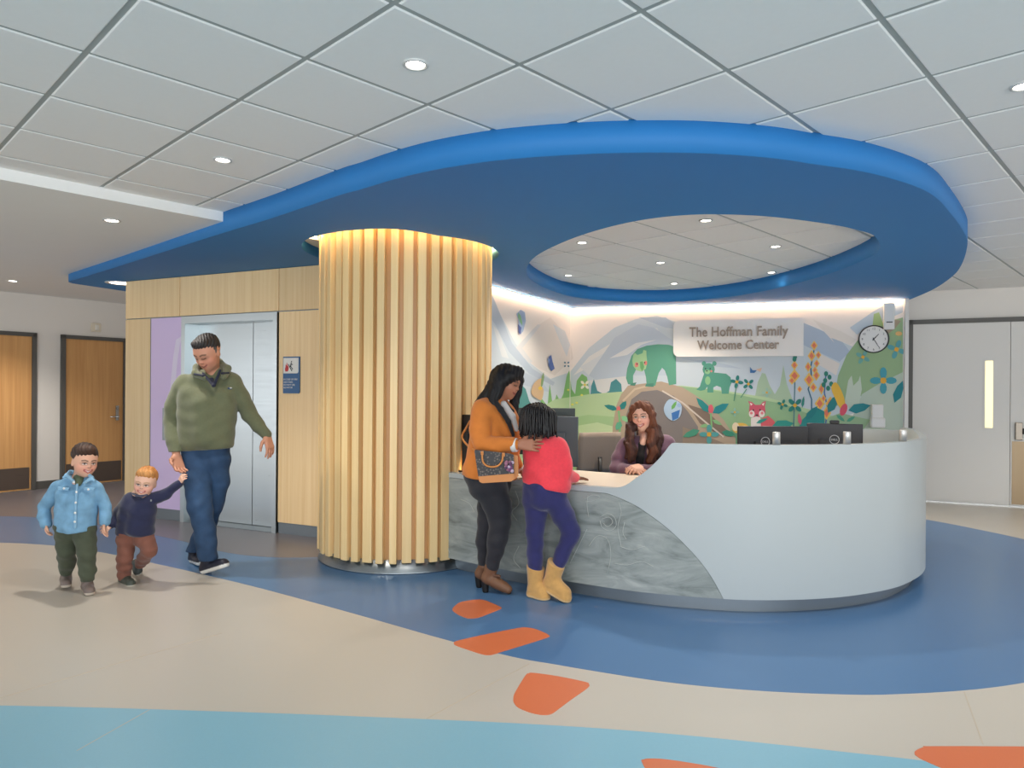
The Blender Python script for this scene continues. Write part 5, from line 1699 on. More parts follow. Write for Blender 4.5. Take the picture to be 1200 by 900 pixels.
# ---- man in the green pullover -------------------------------------------------
def build_man():
    Y = 5.5
    J = lambda x, y, dy=0.0: at(x, y, Y + dy)
    man = person((at(243, 668, Y).x, Y, 0), 'man in olive green pullover and blue jeans walking hand in hand with a toddler')
    skin = (198, 142, 116)
    S = Shape(0.04)
    head = J(243, 413.5, -0.08)
    P, R_, face = add_head(S, head, (-0.26, -0.80, -0.54), (-0.12, -0.30, 1), 0.270, skin, (52, 40, 34), (168, 96, 86), J(249, 441, 0.02), 0.052, 0.9, True, False, cheek=(204, 138, 114))
    sl, sr, el, er, wl, wr = J(217, 451), J(271, 448, 0.04), J(203, 495, 0.02), J(292, 485, 0.12), J(206.5, 533, -0.12), J(313, 511, 0.12)
    hl, hr, kl, kr, al_, ar_ = J(230, 535), J(256, 535, 0.04), J(234, 592, -0.10), J(249, 594, 0.10), J(244, 650, -0.10), J(228, 645, 0.25)
    nk = J(250, 441)
    S.cone(J(231, 470), hl, 0.095, 0.085); S.cone(J(257, 468, .03), J(253, 535, .03), 0.095, 0.085); S.cone(sl, sr, 0.055); S.cone(nk, J(246, 470), 0.058, 0.09)
    for s_, e_, w_ in ((sl, el, wl), (sr, er, wr)): S.chain([(s_, 0.055), (e_, 0.043), (w_, 0.029)], None, 0.02)
    for h_, k_, a_ in ((hl, kl, al_), (J(253, 536, .03), kr, ar_)): S.chain([(h_, 0.08), (k_, 0.056), (a_, 0.040)], None, 0.02)
    add_hand(S, wl + (wl - el).normalized() * 0.01, J(212, 556, -0.20) - wl, (0.75, -0.5, 0.1), (0.4, -0.9, 0), 1.12, 0.35)
    add_hand(S, wr, J(318, 530, 0.10) - wr, (-0.8, 0.3, -0.1), (-0.4, -0.9, 0.2), 1.08, 0.30)
    put(man, 'body', S, 0.0085, skin, M_SKIN, None, face)
    # pullover
    G = (98, 102, 76)
    S = Shape(0.05)
    S.cone(J(229, 466), J(229, 517, -0.01), 0.135, 0.128, G); S.cone(J(259, 465, .03), J(254, 517, 0.0), 0.132, 0.128, G)
    S.cone(J(238, 474, -0.07), J(240, 512, -0.08), 0.10, 0.10, G)
    S.cone(J(218, 450), J(270, 447, 0.03), 0.074, 0.074, G); S.cone(J(236, 443, -.02), J(258, 440, .02), 0.066, 0.064, G)
    S.chain([(sl, 0.082), (J(206, 474, 0.01), 0.078), (el, 0.070), (J(204.5, 518, -0.06), 0.062), (J(206.5, 531, -0.11), 0.048)], G, 0.010)
    S.chain([(sr, 0.080), (J(283, 467, 0.08), 0.068), (er, 0.062), (J(303, 499, 0.12), 0.052), (J(312, 509, 0.12), 0.043)], G, 0.012)
    S.cut(J(240, 526.5, 0), (0.06, 0, -1))
    S.chain([(J(230, 430, -0.02), 0.026), (J(229, 437, -0.09), 0.026), (J(240, 443, -0.135), 0.020)], G, 0.012); S.chain([(J(256, 424, 0.05), 0.026), (J(267, 432, -0.02), 0.028), (J(262, 442, -0.115), 0.022)], G, 0.012)
    S.cone(J(232, 430, 0.02), J(256, 424, 0.06), 0.03, 0.03, G, 0.02)
    put(man, 'pullover', S, 0.0075, G, M_KNIT, folds(0.0035, 60, 31))
    S = Shape(0.01)
    nav = (28, 32, 52)
    S.cone(J(238, 437.5, -0.125), J(250, 451.5, -0.170), 0.009, 0.012, nav); S.cone(J(258, 434, -0.10), J(251, 451.5, -0.170), 0.010, 0.012, nav)
    S.cone(J(248, 445, -0.130), J(250.5, 452, -0.160), 0.018, 0.012, nav)
    S.cone(J(228.5, 438.5, -0.118), J(238, 440.5, -0.150), 0.010, 0.010, nav); S.cone(J(260, 437.5, -0.140), J(268, 437, -0.075), 0.009, 0.008, nav)
    put(man, 'collar', S, 0.004, nav, M_CLOTH)
    S = Shape(0.004); S.ell(J(269.5, 455, -0.125), (0.02, 0.006, 0.010), None, (46, 66, 92)); S.ell(J(270.5, 454.6, -0.131), (0.009, 0.004, 0.004), None, (200, 200, 190)); put(man, 'chest_logo', S, 0.003, (46, 66, 92), M_CLOTH)
    # jeans
    D = (44, 68, 98)
    S = Shape(0.05)
    S.cone(J(230, 522), J(230, 540), 0.110, 0.106, D); S.cone(J(253, 522, .02), J(253, 540, 0.03), 0.106, 0.104, D)
    S.chain([(hl, 0.108), (J(232, 565, -0.05), 0.103), (kl, 0.090), (J(240, 622, -0.10), 0.080), (J(243.5, 651, -0.11), 0.074)], D, 0.008)
    S.chain([(J(254, 537, .03), 0.102), (J(255, 566, 0.07), 0.088), (kr, 0.078), (J(239, 622, 0.18), 0.072), (J(228.5, 646, 0.25), 0.068)], D, 0.008)
    S.cut(J(244, 656.5, -0.11), (0.05, 0, -1))
    S.cut(J(240, 521, 0), (0, 0, 1))

    def wash(V, C):
        C = C.copy(); f = np.exp(-((V[:, 2] - 0.62) / 0.28) ** 2) * 0.30; return np.clip(C * (1 + f[:, None]), 0, 1)
    put(man, 'jeans', S, 0.0075, D, M_DENIM, folds(0.006, 48, 27, 1.0), wash)
    shoe(man, J(238.5, 673, -0.06), J(267.5, 664, -0.19), 0.075, 0.098, (32, 34, 48), (222, 220, 214), ankle=J(243.5, 652, -0.10), ank_r=0.05, laces=(60, 62, 72), sole_h=0.026)
    shoe(man, J(226, 658.5, 0.30), J(238, 662.5, 0.10), 0.075, 0.095, (32, 34, 48), (222, 220, 214), ankle=J(228, 646, 0.25), ank_r=0.05, sole_h=0.026)
    # hair
    S = Shape(0.02); Rn = np.array(R_)
    hc = (44, 40, 40)
    S.ell(P(0, -0.10, 0.20), [0.355 * .262, 0.405 * .262, 0.345 * .262], Rn, hc); S.ell(P(0, 0.12, 0.37), [0.26 * .262, 0.20 * .262, 0.14 * .262], Rn, hc)
    for s_ in (-1, 1): S.cone(P(s_ * 0.325, -0.02, 0.14), P(s_ * 0.325, 0.03, 0.02), 0.03 * .262, 0.02 * .262, (92, 86, 82))
    S.cut(P(0, 0.27, 0.20), R_ @ Vector((0, 0.80, -0.60))); S.cut(P(0, -0.1, -0.10), R_ @ Vector((0, 0.30, -0.95)))
    put(man, 'hair', S, 0.004, hc, M_HAIR, strands(0.002, 300))
    return man


# ---- boy in the denim shirt ----------------------------------------------------
def build_boy():
    Y = 4.95
    J = lambda x, y, dy=0.0: at(x, y, Y + dy)
    boy = person((at(90, 690, Y).x, Y, 0), 'small boy in light denim shirt and dark green trousers, leftmost of the walkers')
    skin = (222, 172, 146)
    S = Shape(0.03); hh = 0.222
    P, R_, face = add_head(S, J(99.5, 539, 0.0), (0.78, -0.62, -0.12), (0.12, 0, 1), hh, skin, (64, 44, 34), (196, 96, 92), J(93.5, 562, 0.02), 0.043, 0.75, False, True, True, cheek=(230, 164, 142))
    sl, sr, el, er, wl, wr = J(70, 573, 0.02), J(113, 573, 0.02), J(52, 594, 0.04), J(124, 594, 0.03), J(54.5, 613, 0.0), J(123, 611, 0.02)
    hl, hr, kl, kr, al_, ar_ = J(78, 619), J(102, 619), J(78, 645, 0.0), J(101.5, 650, -0.04), J(78, 668, 0.09), J(103, 677, -0.05)
    S.cone(J(81, 583, .01), hl, 0.06, 0.06); S.cone(J(98, 583, .01), J(97, 619), 0.06, 0.06); S.cone(J(72, 573, .02), J(109, 573, .02), 0.034); S.cone(J(93, 562, .02), J(91, 580, .01), 0.043, 0.05)
    for s_, e_, w_ in ((sl, el, wl), (sr, er, wr)): S.chain([(s_, 0.038), (e_, 0.030), (w_, 0.021)], None, 0.02)
    for h_, k_, a_ in ((hl, kl, al_), (hr, kr, ar_)): S.chain([(h_, 0.055), (k_, 0.042), (a_, 0.030)], None, 0.02)
    add_hand(S, wl, Vector((0.12, -0.1, -1)), (0.9, 0.3, 0), (0.3, -0.9, 0), 0.62, 0.55)
    add_hand(S, wr, Vector((-0.10, -0.05, -1)), (0.9, 0.2, 0), (-0.1, -1, 0), 0.68, 0.45)
    put(boy, 'body', S, 0.0085, skin, M_SKIN, None, face)
    B = (120, 164, 196)
    S = Shape(0.04)
    S.cone(J(80, 582), J(80, 616), 0.082, 0.088, B); S.cone(J(100, 582), J(97, 616), 0.082, 0.088, B); S.cone(J(90, 588, -0.035), J(89, 616, -0.04), 0.07, 0.078, B)
    S.cone(J(71, 570, .02), J(110, 571, .02), 0.046, 0.046, B); S.cone(J(81, 563, .02), J(103, 564, .02), 0.04, 0.04, B)
    S.chain([(J(68, 571, .02), 0.048), (J(59.5, 584, .03), 0.046), (el, 0.042), (J(52, 605, .02), 0.042), (J(54, 613, 0.0), 0.038)], B, 0.008)
    S.chain([(J(112, 572, .02), 0.046), (J(118.5, 584, .03), 0.043), (er, 0.039), (J(123.5, 605, .02), 0.038), (J(123, 611, 0.02), 0.036)], B, 0.008)
    S.cut(J(88, 623, 0), (-0.12, 0, -1)); S.cut(J(88, 623, 0), (0.12, 0, -1))
    put(boy, 'shirt', S, 0.0058, B, M_DENIM, folds(0.0035, 70, 37))
    S = Shape(0.008); Bc = (136, 178, 208)
    S.chain([(J(82, 553, 0.0), 0.011), (J(78, 557, -0.045), 0.013), (J(86, 564, -0.085), 0.010)], Bc); S.chain([(J(104, 556, -0.02), 0.011), (J(107.5, 560, -0.05), 0.013), (J(99, 566, -0.088), 0.010)], Bc)
    S.cone(J(78, 558, -0.050), J(74, 559.5, -0.062), 0.011, 0.007, Bc); S.cone(J(107, 561, -0.055), J(110, 563, -0.060), 0.011, 0.007, Bc); S.cone(J(82, 553, 0.03), J(102, 555, 0.06), 0.014, 0.014, Bc)
    S.chain([(J(90.5, 568, -0.090), 0.008), (J(89, 590, -0.104), 0.009), (J(88, 618, -0.116), 0.009)], Bc)
    put(boy, 'collar_and_placket', S, 0.0038, Bc, M_DENIM)
    for x0, x1 in ((68.5, 80.5), (98, 110)):
        S = Shape(0.004); S.cone(J(x0, 571.5, -0.070), J(x1, 572, -0.072), 0.0075, 0.0075, Bc); S.cone(J(x0 + 1, 573.5, -0.074), J(x1 - 1, 574, -0.076), 0.006, 0.006, Bc)
        put(boy, 'pocket_flap', S, 0.0038, Bc, M_DENIM)
    for x, y, d in ((75, 572.5, -0.082), (103.5, 573.5, -0.084), (86.5, 565, -0.098), (89.5, 576.5, -0.106), (88.7, 589, -0.115), (88, 601, -0.122), (87.5, 611.5, -0.126)):
        S = Shape(0.003); S.ell(J(x, y, d), (0.0085, 0.005, 0.0085)); put(boy, 'button', S, 0.003, (236, 236, 234), M_LEATHER)
    S = Shape(0.02); S.cone(J(92.5, 561, -0.015), J(92, 566.5, -0.058), 0.036, 0.020); put(boy, 'undershirt', S, 0.004, (86, 100, 78), M_CLOTH)
    T = (72, 78, 62)
    S = Shape(0.03)
    S.cone(J(78, 617), J(78, 624), 0.080, 0.076, T); S.cone(J(98, 617), J(99, 624), 0.074, 0.074, T)
    S.chain([(hl, 0.076), (kl, 0.062), (J(78.5, 660, 0.06), 0.054), (J(78, 667, 0.08), 0.047)], T, 0.012)
    S.chain([(J(99.5, 620), 0.074), (kr, 0.060), (J(102.5, 668, -0.05), 0.052), (J(102, 678, -0.05), 0.046)], T, 0.012)
    S.cut(J(91, 614, 0), (0, 0, 1)); S.cut(J(91, 681, -0.05), (0, 0, -1))
    put(boy, 'trousers', S, 0.0058, T, M_CLOTH, folds(0.006, 90, 43, 2))
    shoe(boy, J(77, 683, 0.17), J(77.5, 689, -0.015), 0.06, 0.074, (120, 106, 100), (198, 186, 172), 0.004, ankle=J(78, 668, 0.085), ank_r=0.038, laces=(226, 224, 222), sole_h=0.016)
    shoe(boy, J(101.5, 691, 0.03), J(106, 698, -0.14), 0.06, 0.074, (120, 106, 100), (198, 186, 172), 0.004, ankle=J(102, 679, -0.045), ank_r=0.038, laces=(226, 224, 222), sole_h=0.016)
    S = Shape(0.02); Rn = np.array(R_); hc = (58, 42, 36)
    S.ell(P(0, -0.09, 0.19), [0.365 * hh, 0.43 * hh, 0.36 * hh], Rn, hc); S.ell(P(0.06, 0.18, 0.36), [0.26 * hh, 0.20 * hh, 0.13 * hh], Rn, (74, 52, 42))
    for s_ in (-1, 1): S.cone(P(s_ * 0.32, 0.0, 0.12), P(s_ * 0.32, 0.02, 0.03), 0.03 * hh, 0.02 * hh, hc)
    S.cut(P(0, 0.30, 0.17), R_ @ Vector((0, 0.75, -0.65))); S.cut(P(0, -0.1, -0.07), R_ @ Vector((0, 0.28, -0.95)))
    put(boy, 'hair', S, 0.0042, hc, M_HAIR, strands(0.0022, 260))
    return boy


# ---- toddler -------------------------------------------------------------------
def build_toddler():
    Y = 5.15
    J = lambda x, y, dy=0.0: at(x, y, Y + dy)
    tod = person((at(155, 684, Y).x, Y, 0), 'red-haired toddler in navy jumper between the boy and the man')
    skin = (228, 182, 158); hh = 0.208
    S = Shape(0.03)
    P, R_, face = add_head(S, J(170.5, 564, -0.01), (0.20, -0.95, -0.10), (0.16, 0, 1), hh, skin, (182, 140, 104), (206, 108, 104), J(162.5, 581, 0.02), 0.038, 0.6, False, True, True, cheek=(236, 172, 152))
    sl, sr, el, er, wl, wr = J(149, 589, 0.0), J(175, 586, 0.0), J(138, 603, 0.02), J(194, 579, 0.03), J(129.5, 615, -0.06), J(210.5, 566.5, 0.06)
    hl, hr, kl, kr, al_, ar_ = J(149, 629), J(168, 629), J(146.5, 652, -0.02), J(175, 645, -0.06), J(146, 673, 0.02), J(164, 660, 0.14)
    S.cone(J(153, 595), hl, 0.065, 0.065); S.cone(J(171, 593), hr, 0.065, 0.065); S.cone(sl, sr, 0.036); S.cone(J(162, 580, .02), J(162, 595), 0.04, 0.055)
    for s_, e_, w_ in ((sl, el, wl), (sr, er, wr)): S.chain([(s_, 0.033), (e_, 0.027), (w_, 0.019)], None, 0.02)
    for h_, k_, a_ in ((hl, kl, al_), (hr, kr, ar_)): S.chain([(h_, 0.048), (k_, 0.038), (a_, 0.027)], None, 0.02)
    add_hand(S, wl, J(123, 621, -0.12) - wl, (-0.3, 0.9, -0.2), (0.2, -0.4, 0.9), 0.55, 0.5)
    add_hand(S, wr, J(215, 557, 0.03) - wr, (0.6, 0.75, 0.1), (-0.9, -0.2, 0.5), 0.56, 0.6)
    put(tod, 'body', S, 0.0085, skin, M_SKIN, None, face)
    N = (36, 40, 70)
    S = Shape(0.035)
    S.cone(J(154, 595), J(150, 620), 0.082, 0.082, N); S.cone(J(170, 593), J(167, 620), 0.080, 0.082, N); S.cone(J(161, 598, -.04), J(159, 618, -.05), 0.06, 0.065, N)
    S.cone(J(152, 588), J(173, 586), 0.046, 0.046, N); S.cone(J(155, 583, .02), J(170, 582, .02), 0.036, 0.036, N)
    S.chain([(sl, 0.045), (J(143, 597, .01), 0.042), (el, 0.038), (wl, 0.031)], N, 0.02)
    S.chain([(sr, 0.044), (J(185, 583, .02), 0.040), (er, 0.036), (wr, 0.029)], N, 0.02)
    S.cut(J(159, 627, 0), (-0.04, 0, -1))
    put(tod, 'jumper', S, 0.0055, N, M_KNIT, folds(0.0045, 80, 41, 1))
    S = Shape(0.003); S.ell(J(177, 586.5, -0.062), (0.007, 0.004, 0.009)); put(tod, 'chest_logo', S, 0.003, (150, 150, 150), M_CLOTH)
    S = Shape(0.01); cpts = [J(155.5, 578.5, -0.035), J(160, 580.5, -0.068), J(166, 581.5, -0.072), J(172, 580, -0.05)]
    S.chain([(q, 0.008) for q in cpts], (70, 72, 92)); put(tod, 'collar_band', S, 0.0036, (70, 72, 92), M_KNIT)
    T = (128, 82, 68)
    S = Shape(0.03)
    S.cone(J(149, 624), J(149, 632), 0.074, 0.070, T); S.cone(J(167, 624), J(168, 632), 0.072, 0.070, T)
    S.chain([(hl, 0.066), (kl, 0.054), (J(145.5, 664, 0.0), 0.050), (J(145.5, 675, 0.02), 0.044)], T, 0.012)
    S.chain([(hr, 0.066), (J(173, 638, -.03), 0.060), (kr, 0.052), (J(168, 655, 0.08), 0.045), (J(164.5, 660, 0.13), 0.041)], T, 0.012)
    S.cut(J(159, 622, 0), (0, 0, 1))
    put(tod, 'trousers', S, 0.0055, T, M_CLOTH, folds(0.005, 95, 47, 2))
    shoe(tod, J(143.5, 682, 0.08), J(155, 688, -0.09), 0.05, 0.070, (70, 76, 68), (196, 192, 180), 0.004, ankle=J(146, 675, 0.02), ank_r=0.034, laces=(150, 156, 144), sole_h=0.014)
    shoe(tod, J(160, 662, 0.26), J(163.5, 675, 0.14), 0.05, 0.068, (62, 68, 66), (186, 184, 176), 0.004, up=(0.1, -0.7, 0.7), ankle=J(164, 660, 0.15), ank_r=0.032, sole_h=0.014)
    S = Shape(0.02); Rn = np.array(R_); hc = (196, 132, 72)
    S.ell(P(0, -0.09, 0.17), [0.36 * hh, 0.43 * hh, 0.36 * hh], Rn, hc); S.ell(P(0, 0.16, 0.34), [0.27 * hh, 0.18 * hh, 0.12 * hh], Rn, (206, 146, 86))
    S.cut(P(0, 0.30, 0.19), R_ @ Vector((0, 0.80, -0.60))); S.cut(P(0, -0.1, -0.05), R_ @ Vector((0, 0.30, -0.95)))
    put(tod, 'hair', S, 0.0042, hc, M_HAIR, strands(0.0018, 260))
    return tod


# ---- woman in the orange jacket ------------------------------------------------
def build_woman():
    Y = 5.0
    J = lambda x, y, dy=0.0: at(x, y, Y + dy)
    wom = person((at(578, 690, Y).x, Y, 0), 'woman with long black hair in orange jacket standing at the low counter')
    skin = (168, 112, 86); hh = 0.228
    S = Shape(0.03)
    P, R_, face = add_head(S, J(595, 448, 0.0), (0.86, -0.40, -0.30), (0.16, 0, 1), hh, skin, (34, 26, 24), (150, 72, 66), J(583, 474, 0.02), 0.05, 0.35, True, False, cheek=(176, 116, 90))
    sn, sf, en, ef, wn, wf_ = J(566, 483, -0.10), J(588, 482, 0.16), J(567, 521, -0.18), J(592, 520, 0.20), J(606, 521, -0.26), J(609, 551, 0.22)
    hn, hf, kn, kf, an, af = J(574, 560, -0.06), J(576, 560, 0.08), J(586, 610, -0.05), J(571, 614, 0.06), J(577, 662, -0.04), J(568, 664, 0.08)
    S.cone(J(573, 490, -.03), J(570, 556, -.04), 0.10, 0.12); S.cone(J(584, 490, .08), J(580, 556, .06), 0.10, 0.12); S.cone(sn, sf, 0.05)
    for s_, e_, w_ in ((sn, en, wn), (sf, ef, wf_)): S.chain([(s_, 0.050), (e_, 0.038), (w_, 0.025)], None, 0.02)
    for h_, k_, a_ in ((hn, kn, an), (hf, kf, af)): S.chain([(h_, 0.09), (k_, 0.055), (a_, 0.035)], None, 0.02)
    add_hand(S, wn + Vector((0.012, 0, 0)), J(628, 522, -0.285) - wn, (0.1, 0.95, -0.15), (0.1, 0, 1), 0.98, 0.18)
    add_hand(S, wf_, J(621, 558, 0.20) - wf_, (0.1, -0.1, -1), (0, -1, 0), 0.95, 0.2)
    put(wom, 'body', S, 0.0085, skin, M_SKIN, None, face)
    O = (206, 120, 48)
    S = Shape(0.05)
    S.chain([(J(572, 487, -.02), 0.125), (J(573, 515, -.03), 0.130), (J(567, 552, -.05), 0.145)], O); S.chain([(J(586, 488, .08), 0.125), (J(590, 515, .08), 0.125), (J(586, 552, .06), 0.130)], O)
    S.cone(J(594, 498, 0.0), J(596, 545, -0.02), 0.095, 0.065, O); S.cone(J(566, 482, -.09), J(587, 481, .15), 0.075, 0.075, O); S.cone(J(576, 474, -.02), J(584, 474, .08), 0.055, 0.055, O)
    S.chain([(sn, 0.082), (J(563, 502, -.13), 0.080), (J(566, 520, -.18), 0.066), (J(585, 522.5, -.22), 0.058), (J(600, 521.5, -.245), 0.052)], O, 0.010)
    S.chain([(sf, 0.075), (ef, 0.06), (J(606, 546, .21), 0.046)], O, 0.025)
    S.cone(J(550, 552, -.02), J(546, 557, 0.0), 0.035, 0.02, O)
    S.cut(J(572, 561, -.05), (-0.10, 0, -1))
    put(wom, 'jacket', S, 0.0072, O, M_CLOTH, folds(0.006, 38, 23, 1))
    K = (26, 26, 28)
    S = Shape(0.012); S.chain([(J(578, 468, -.085), 0.020), (J(587, 480, -.135), 0.019), (J(596, 494, -.150), 0.017), (J(601.5, 510, -.115), 0.012)], K)
    S.chain([(J(590, 470, .03), 0.016), (J(600, 482, -.02), 0.014), (J(606, 500, -.02), 0.010)], K)
    put(wom, 'lapel', S, 0.0045, K, M_CLOTH)
    S = Shape(0.012); S.chain([(J(590, 474, -.055), 0.026), (J(600, 488, -.080), 0.024), (J(605, 503, -.075), 0.018)], (206, 200, 196)); put(wom, 'blouse', S, 0.0045, (206, 200, 196), M_CLOTH)
    for a, b_, r in ((J(600.5, 521.5, -.246), J(606, 521.5, -.258), 0.050), (J(606.5, 547, .212), J(609, 550, .22), 0.044)):
        S = Shape(0.008); S.cone(a, b_, r, r * .93); ax = nv(b_ - a); S.cut(b_, ax); S.cut(a, -ax); put(wom, 'cuff', S, 0.004, (226, 222, 216), M_CLOTH)
    T = (36, 36, 42)
    S = Shape(0.04)
    S.cone(J(566, 556, -.04), J(569, 568, -.05), 0.135, 0.125, T); S.cone(J(581, 556, .05), J(580, 568, .05), 0.125, 0.115, T)
    S.chain([(J(573, 566, -.06), 0.125), (J(583, 592, -.06), 0.098), (kn, 0.078), (J(583, 632, -.05), 0.070), (an, 0.050)], T, 0.02)
    S.chain([(J(577, 566, .07), 0.115), (J(574, 592, .07), 0.088), (kf, 0.070), (J(568, 634, .08), 0.062), (af, 0.046)], T, 0.02)
    S.cut(J(570, 550, 0), (0, 0, 1)); S.cut(J(575, 668, 0), (0, 0, -1))
    put(wom, 'trousers', S, 0.0072, T, M_CLOTH, folds(0.004, 70, 35, 3))
    Bn = (112, 78, 56)
    for ank, hx, tx, dy in ((an, (567, 684), (600, 694.5), -0.03), (af, (559.5, 681), (590, 689.5), 0.09)):
        hl_ = J(hx[0], hx[1], dy); tl_ = J(tx[0], tx[1], dy - 0.06)
        S = Shape(0.025); hz = 0.055
        hl_.z = 0.075; tl_.z = 0.018
        f_ = nv(tl_ - hl_)
        S.cone(hl_ + Vector((.02, 0, .025)), tl_ - f_ * 0.03 + Vector((0, 0, .012)), 0.036, 0.030, Bn); S.cone(hl_ + Vector((.028, 0, .03)), ank + Vector((0, 0, 0.0)), 0.042, 0.050, Bn)
        S.cone(hl_ + f_ * .09 + Vector((0, 0, .03)), tl_ - f_ * 0.07 + Vector((0, 0, .02)), 0.036, 0.033, Bn)
        S.cone(ank + Vector((-.045, 0, -.06)), ank + Vector((.05, -.04, -.07)), 0.012, 0.012, (92, 62, 46), 0.008)
        bt = put(wom, 'ankle_boot', S, 0.005, Bn, M_LEATHER)
        S = Shape(0.006); hb = hl_.copy(); hb.z = 0.0
        S.cone(hl_ + Vector((.008, 0, .005)), hb + Vector((0.012, 0, 0.012)), 0.028, 0.022, (24, 22, 22)); S.cut(hb, (0, 0, -1)); S.cone(hb + Vector((.09, -.01, .045)), tl_ - f_ * .02 + Vector((0, 0, -.006)), 0.012, 0.014, (24, 22, 22))
        put(wom, 'boot_heel', S, 0.005, (24, 22, 22), M_LEATHER)
    # long black hair
    S = Shape(0.03); Rn = np.array(R_); hc = (20, 18, 20)
    S.ell(P(0, -0.10, 0.17), [0.40 * hh, 0.46 * hh, 0.40 * hh], Rn, hc)
    S.chain([(P(0, -0.30, 0.05), 0.075), (J(580, 458, .0), 0.068), (J(572, 466, -.01), 0.055), (J(563, 471, -.01), 0.030), (J(557, 474, -.01), 0.010)], hc)
    S.chain([(P(0.30, -0.16, 0.10), 0.05), (J(581, 460, -.07), 0.040), (J(577, 474, -.09), 0.028), (J(572, 478, -.11), 0.012)], hc)
    S.chain([(P(-0.34, 0.0, 0.20), 0.045), (J(607, 446, .09), 0.038), (J(605, 460, .10), 0.036), (J(602, 474, .09), 0.032), (J(605, 486, .07), 0.014)], hc)
    S.chain([(P(0.05, 0.20, 0.40), 0.040), (P(0.28, 0.16, 0.24), 0.034), (P(0.36, 0.02, 0.02), 0.03), (P(0.34, -0.08, -0.2), 0.03)], hc)
    S.chain([(P(-0.1, 0.22, 0.40), 0.036), (P(-0.30, 0.20, 0.15), 0.030), (P(-0.36, 0.10, -0.15), 0.03)], hc)
    put(wom, 'hair', S, 0.0042, hc, M_HAIR, strands(0.002, 220))
    S = Shape(0.003); S.cone(P(0.345, -0.01, -0.12), P(0.345, -0.01, -0.30), 0.004, 0.004); put(wom, 'earring', S, 0.0028, (190, 170, 120), M_LEATHER)
    # handbag hanging from her arm
    bag = empty('handbag', J(579, 565, -.26), 0, 'dark patterned handbag with tan leather base hanging from the woman\'s arm', 'handbag')
    DY = -0.30
    bx = lambda u, v, d: J(u, v, DY + d)
    m_, nt_, b_ = new_mat('patterned_canvas')
    vv = coords(nt_, (60, 60, 60)); ck = node(nt_, 'ShaderNodeTexVoronoi', Scale=1.0); nt_.links.new(vv, ck.inputs['Vector'])
    crp = nt_.nodes.new('ShaderNodeValToRGB'); crp.color_ramp.elements[0].color = lin((108, 98, 90)) + (1,); crp.color_ramp.elements[1].color = lin((46, 44, 46)) + (1,); crp.color_ramp.elements[0].position = .2; crp.color_ramp.elements[1].position = .45
    nt_.links.new(ck.outputs['Distance'], crp.inputs['Fac']); nt_.links.new(crp.outputs[0], b_.inputs['Base Color']); b_.inputs['Roughness'].default_value = .55
    def slab(pts, d0, d1, name, mat, par):
        n = len(pts); v = [bx(x, y, d0) for x, y in pts] + [bx(x, y, d1) for x, y in pts]
        f = [tuple(range(n)), tuple(range(2 * n - 1, n - 1, -1))] + [(i, n + i, n + (i + 1) % n, (i + 1) % n) for i in range(n)]
        return MB().add(v, f).build(name, mat, par)
    body = slab([(556, 529), (557, 527), (598, 531.5), (602, 533), (602.5, 555.5), (560.5, 559)], -0.055, 0.055, 'bag_body', m_, bag)
    TAN = plain('tan_leather', (196, 124, 58), 0.45, noise=0.05)
    slab([(560.3, 558.4), (602.5, 554.8), (603, 561.5), (599, 564.2), (565, 566.2), (561.8, 564.5)], -0.058, 0.058, 'leather_base', TAN, bag)
    MB().tube(spline([bx(565, 530, -.062), bx(566, 541, -.068), bx(572, 546.5, -.07), bx(582, 546.5, -.07), bx(588, 541, -.068), bx(589.5, 532, -.062)], 6), 0.0065, 8).build('handle', TAN, bag)
    for x, y in ((565, 531), (590, 533)): slab([(x - 1.6, y - 2.4), (x + 1.6, y - 2.4), (x + 1.6, y + 2), (x - 1.6, y + 2)], -0.066, -0.054, 'handle_tab', TAN, bag)
    slab([(602, 533), (607, 534), (607.5, 558), (603, 562)], -0.012, 0.012, 'side_strap', TAN, bag)
    rnd = random.Random(3)
    for k in range(16):
        S = Shape(0.003); S.ell(bx(590 + rnd.uniform(0, 12), 541 + rnd.uniform(0, 11), -.070 - rnd.uniform(0, .012)), (0.012, 0.008, 0.012))
        put(bag, 'charm_petal', S, 0.004, rnd.choice([(120, 70, 110), (190, 170, 190), (90, 60, 90), (150, 100, 120)]), M_CLOTH)
    MB().tube(spline([bx(559, 529, 0.05), J(548, 522, .02), J(541.5, 512, .12), J(546, 502, .16), J(551, 493, .14)], 6), 0.0075, 8).build('shoulder_strap', TAN, bag)
    return wom


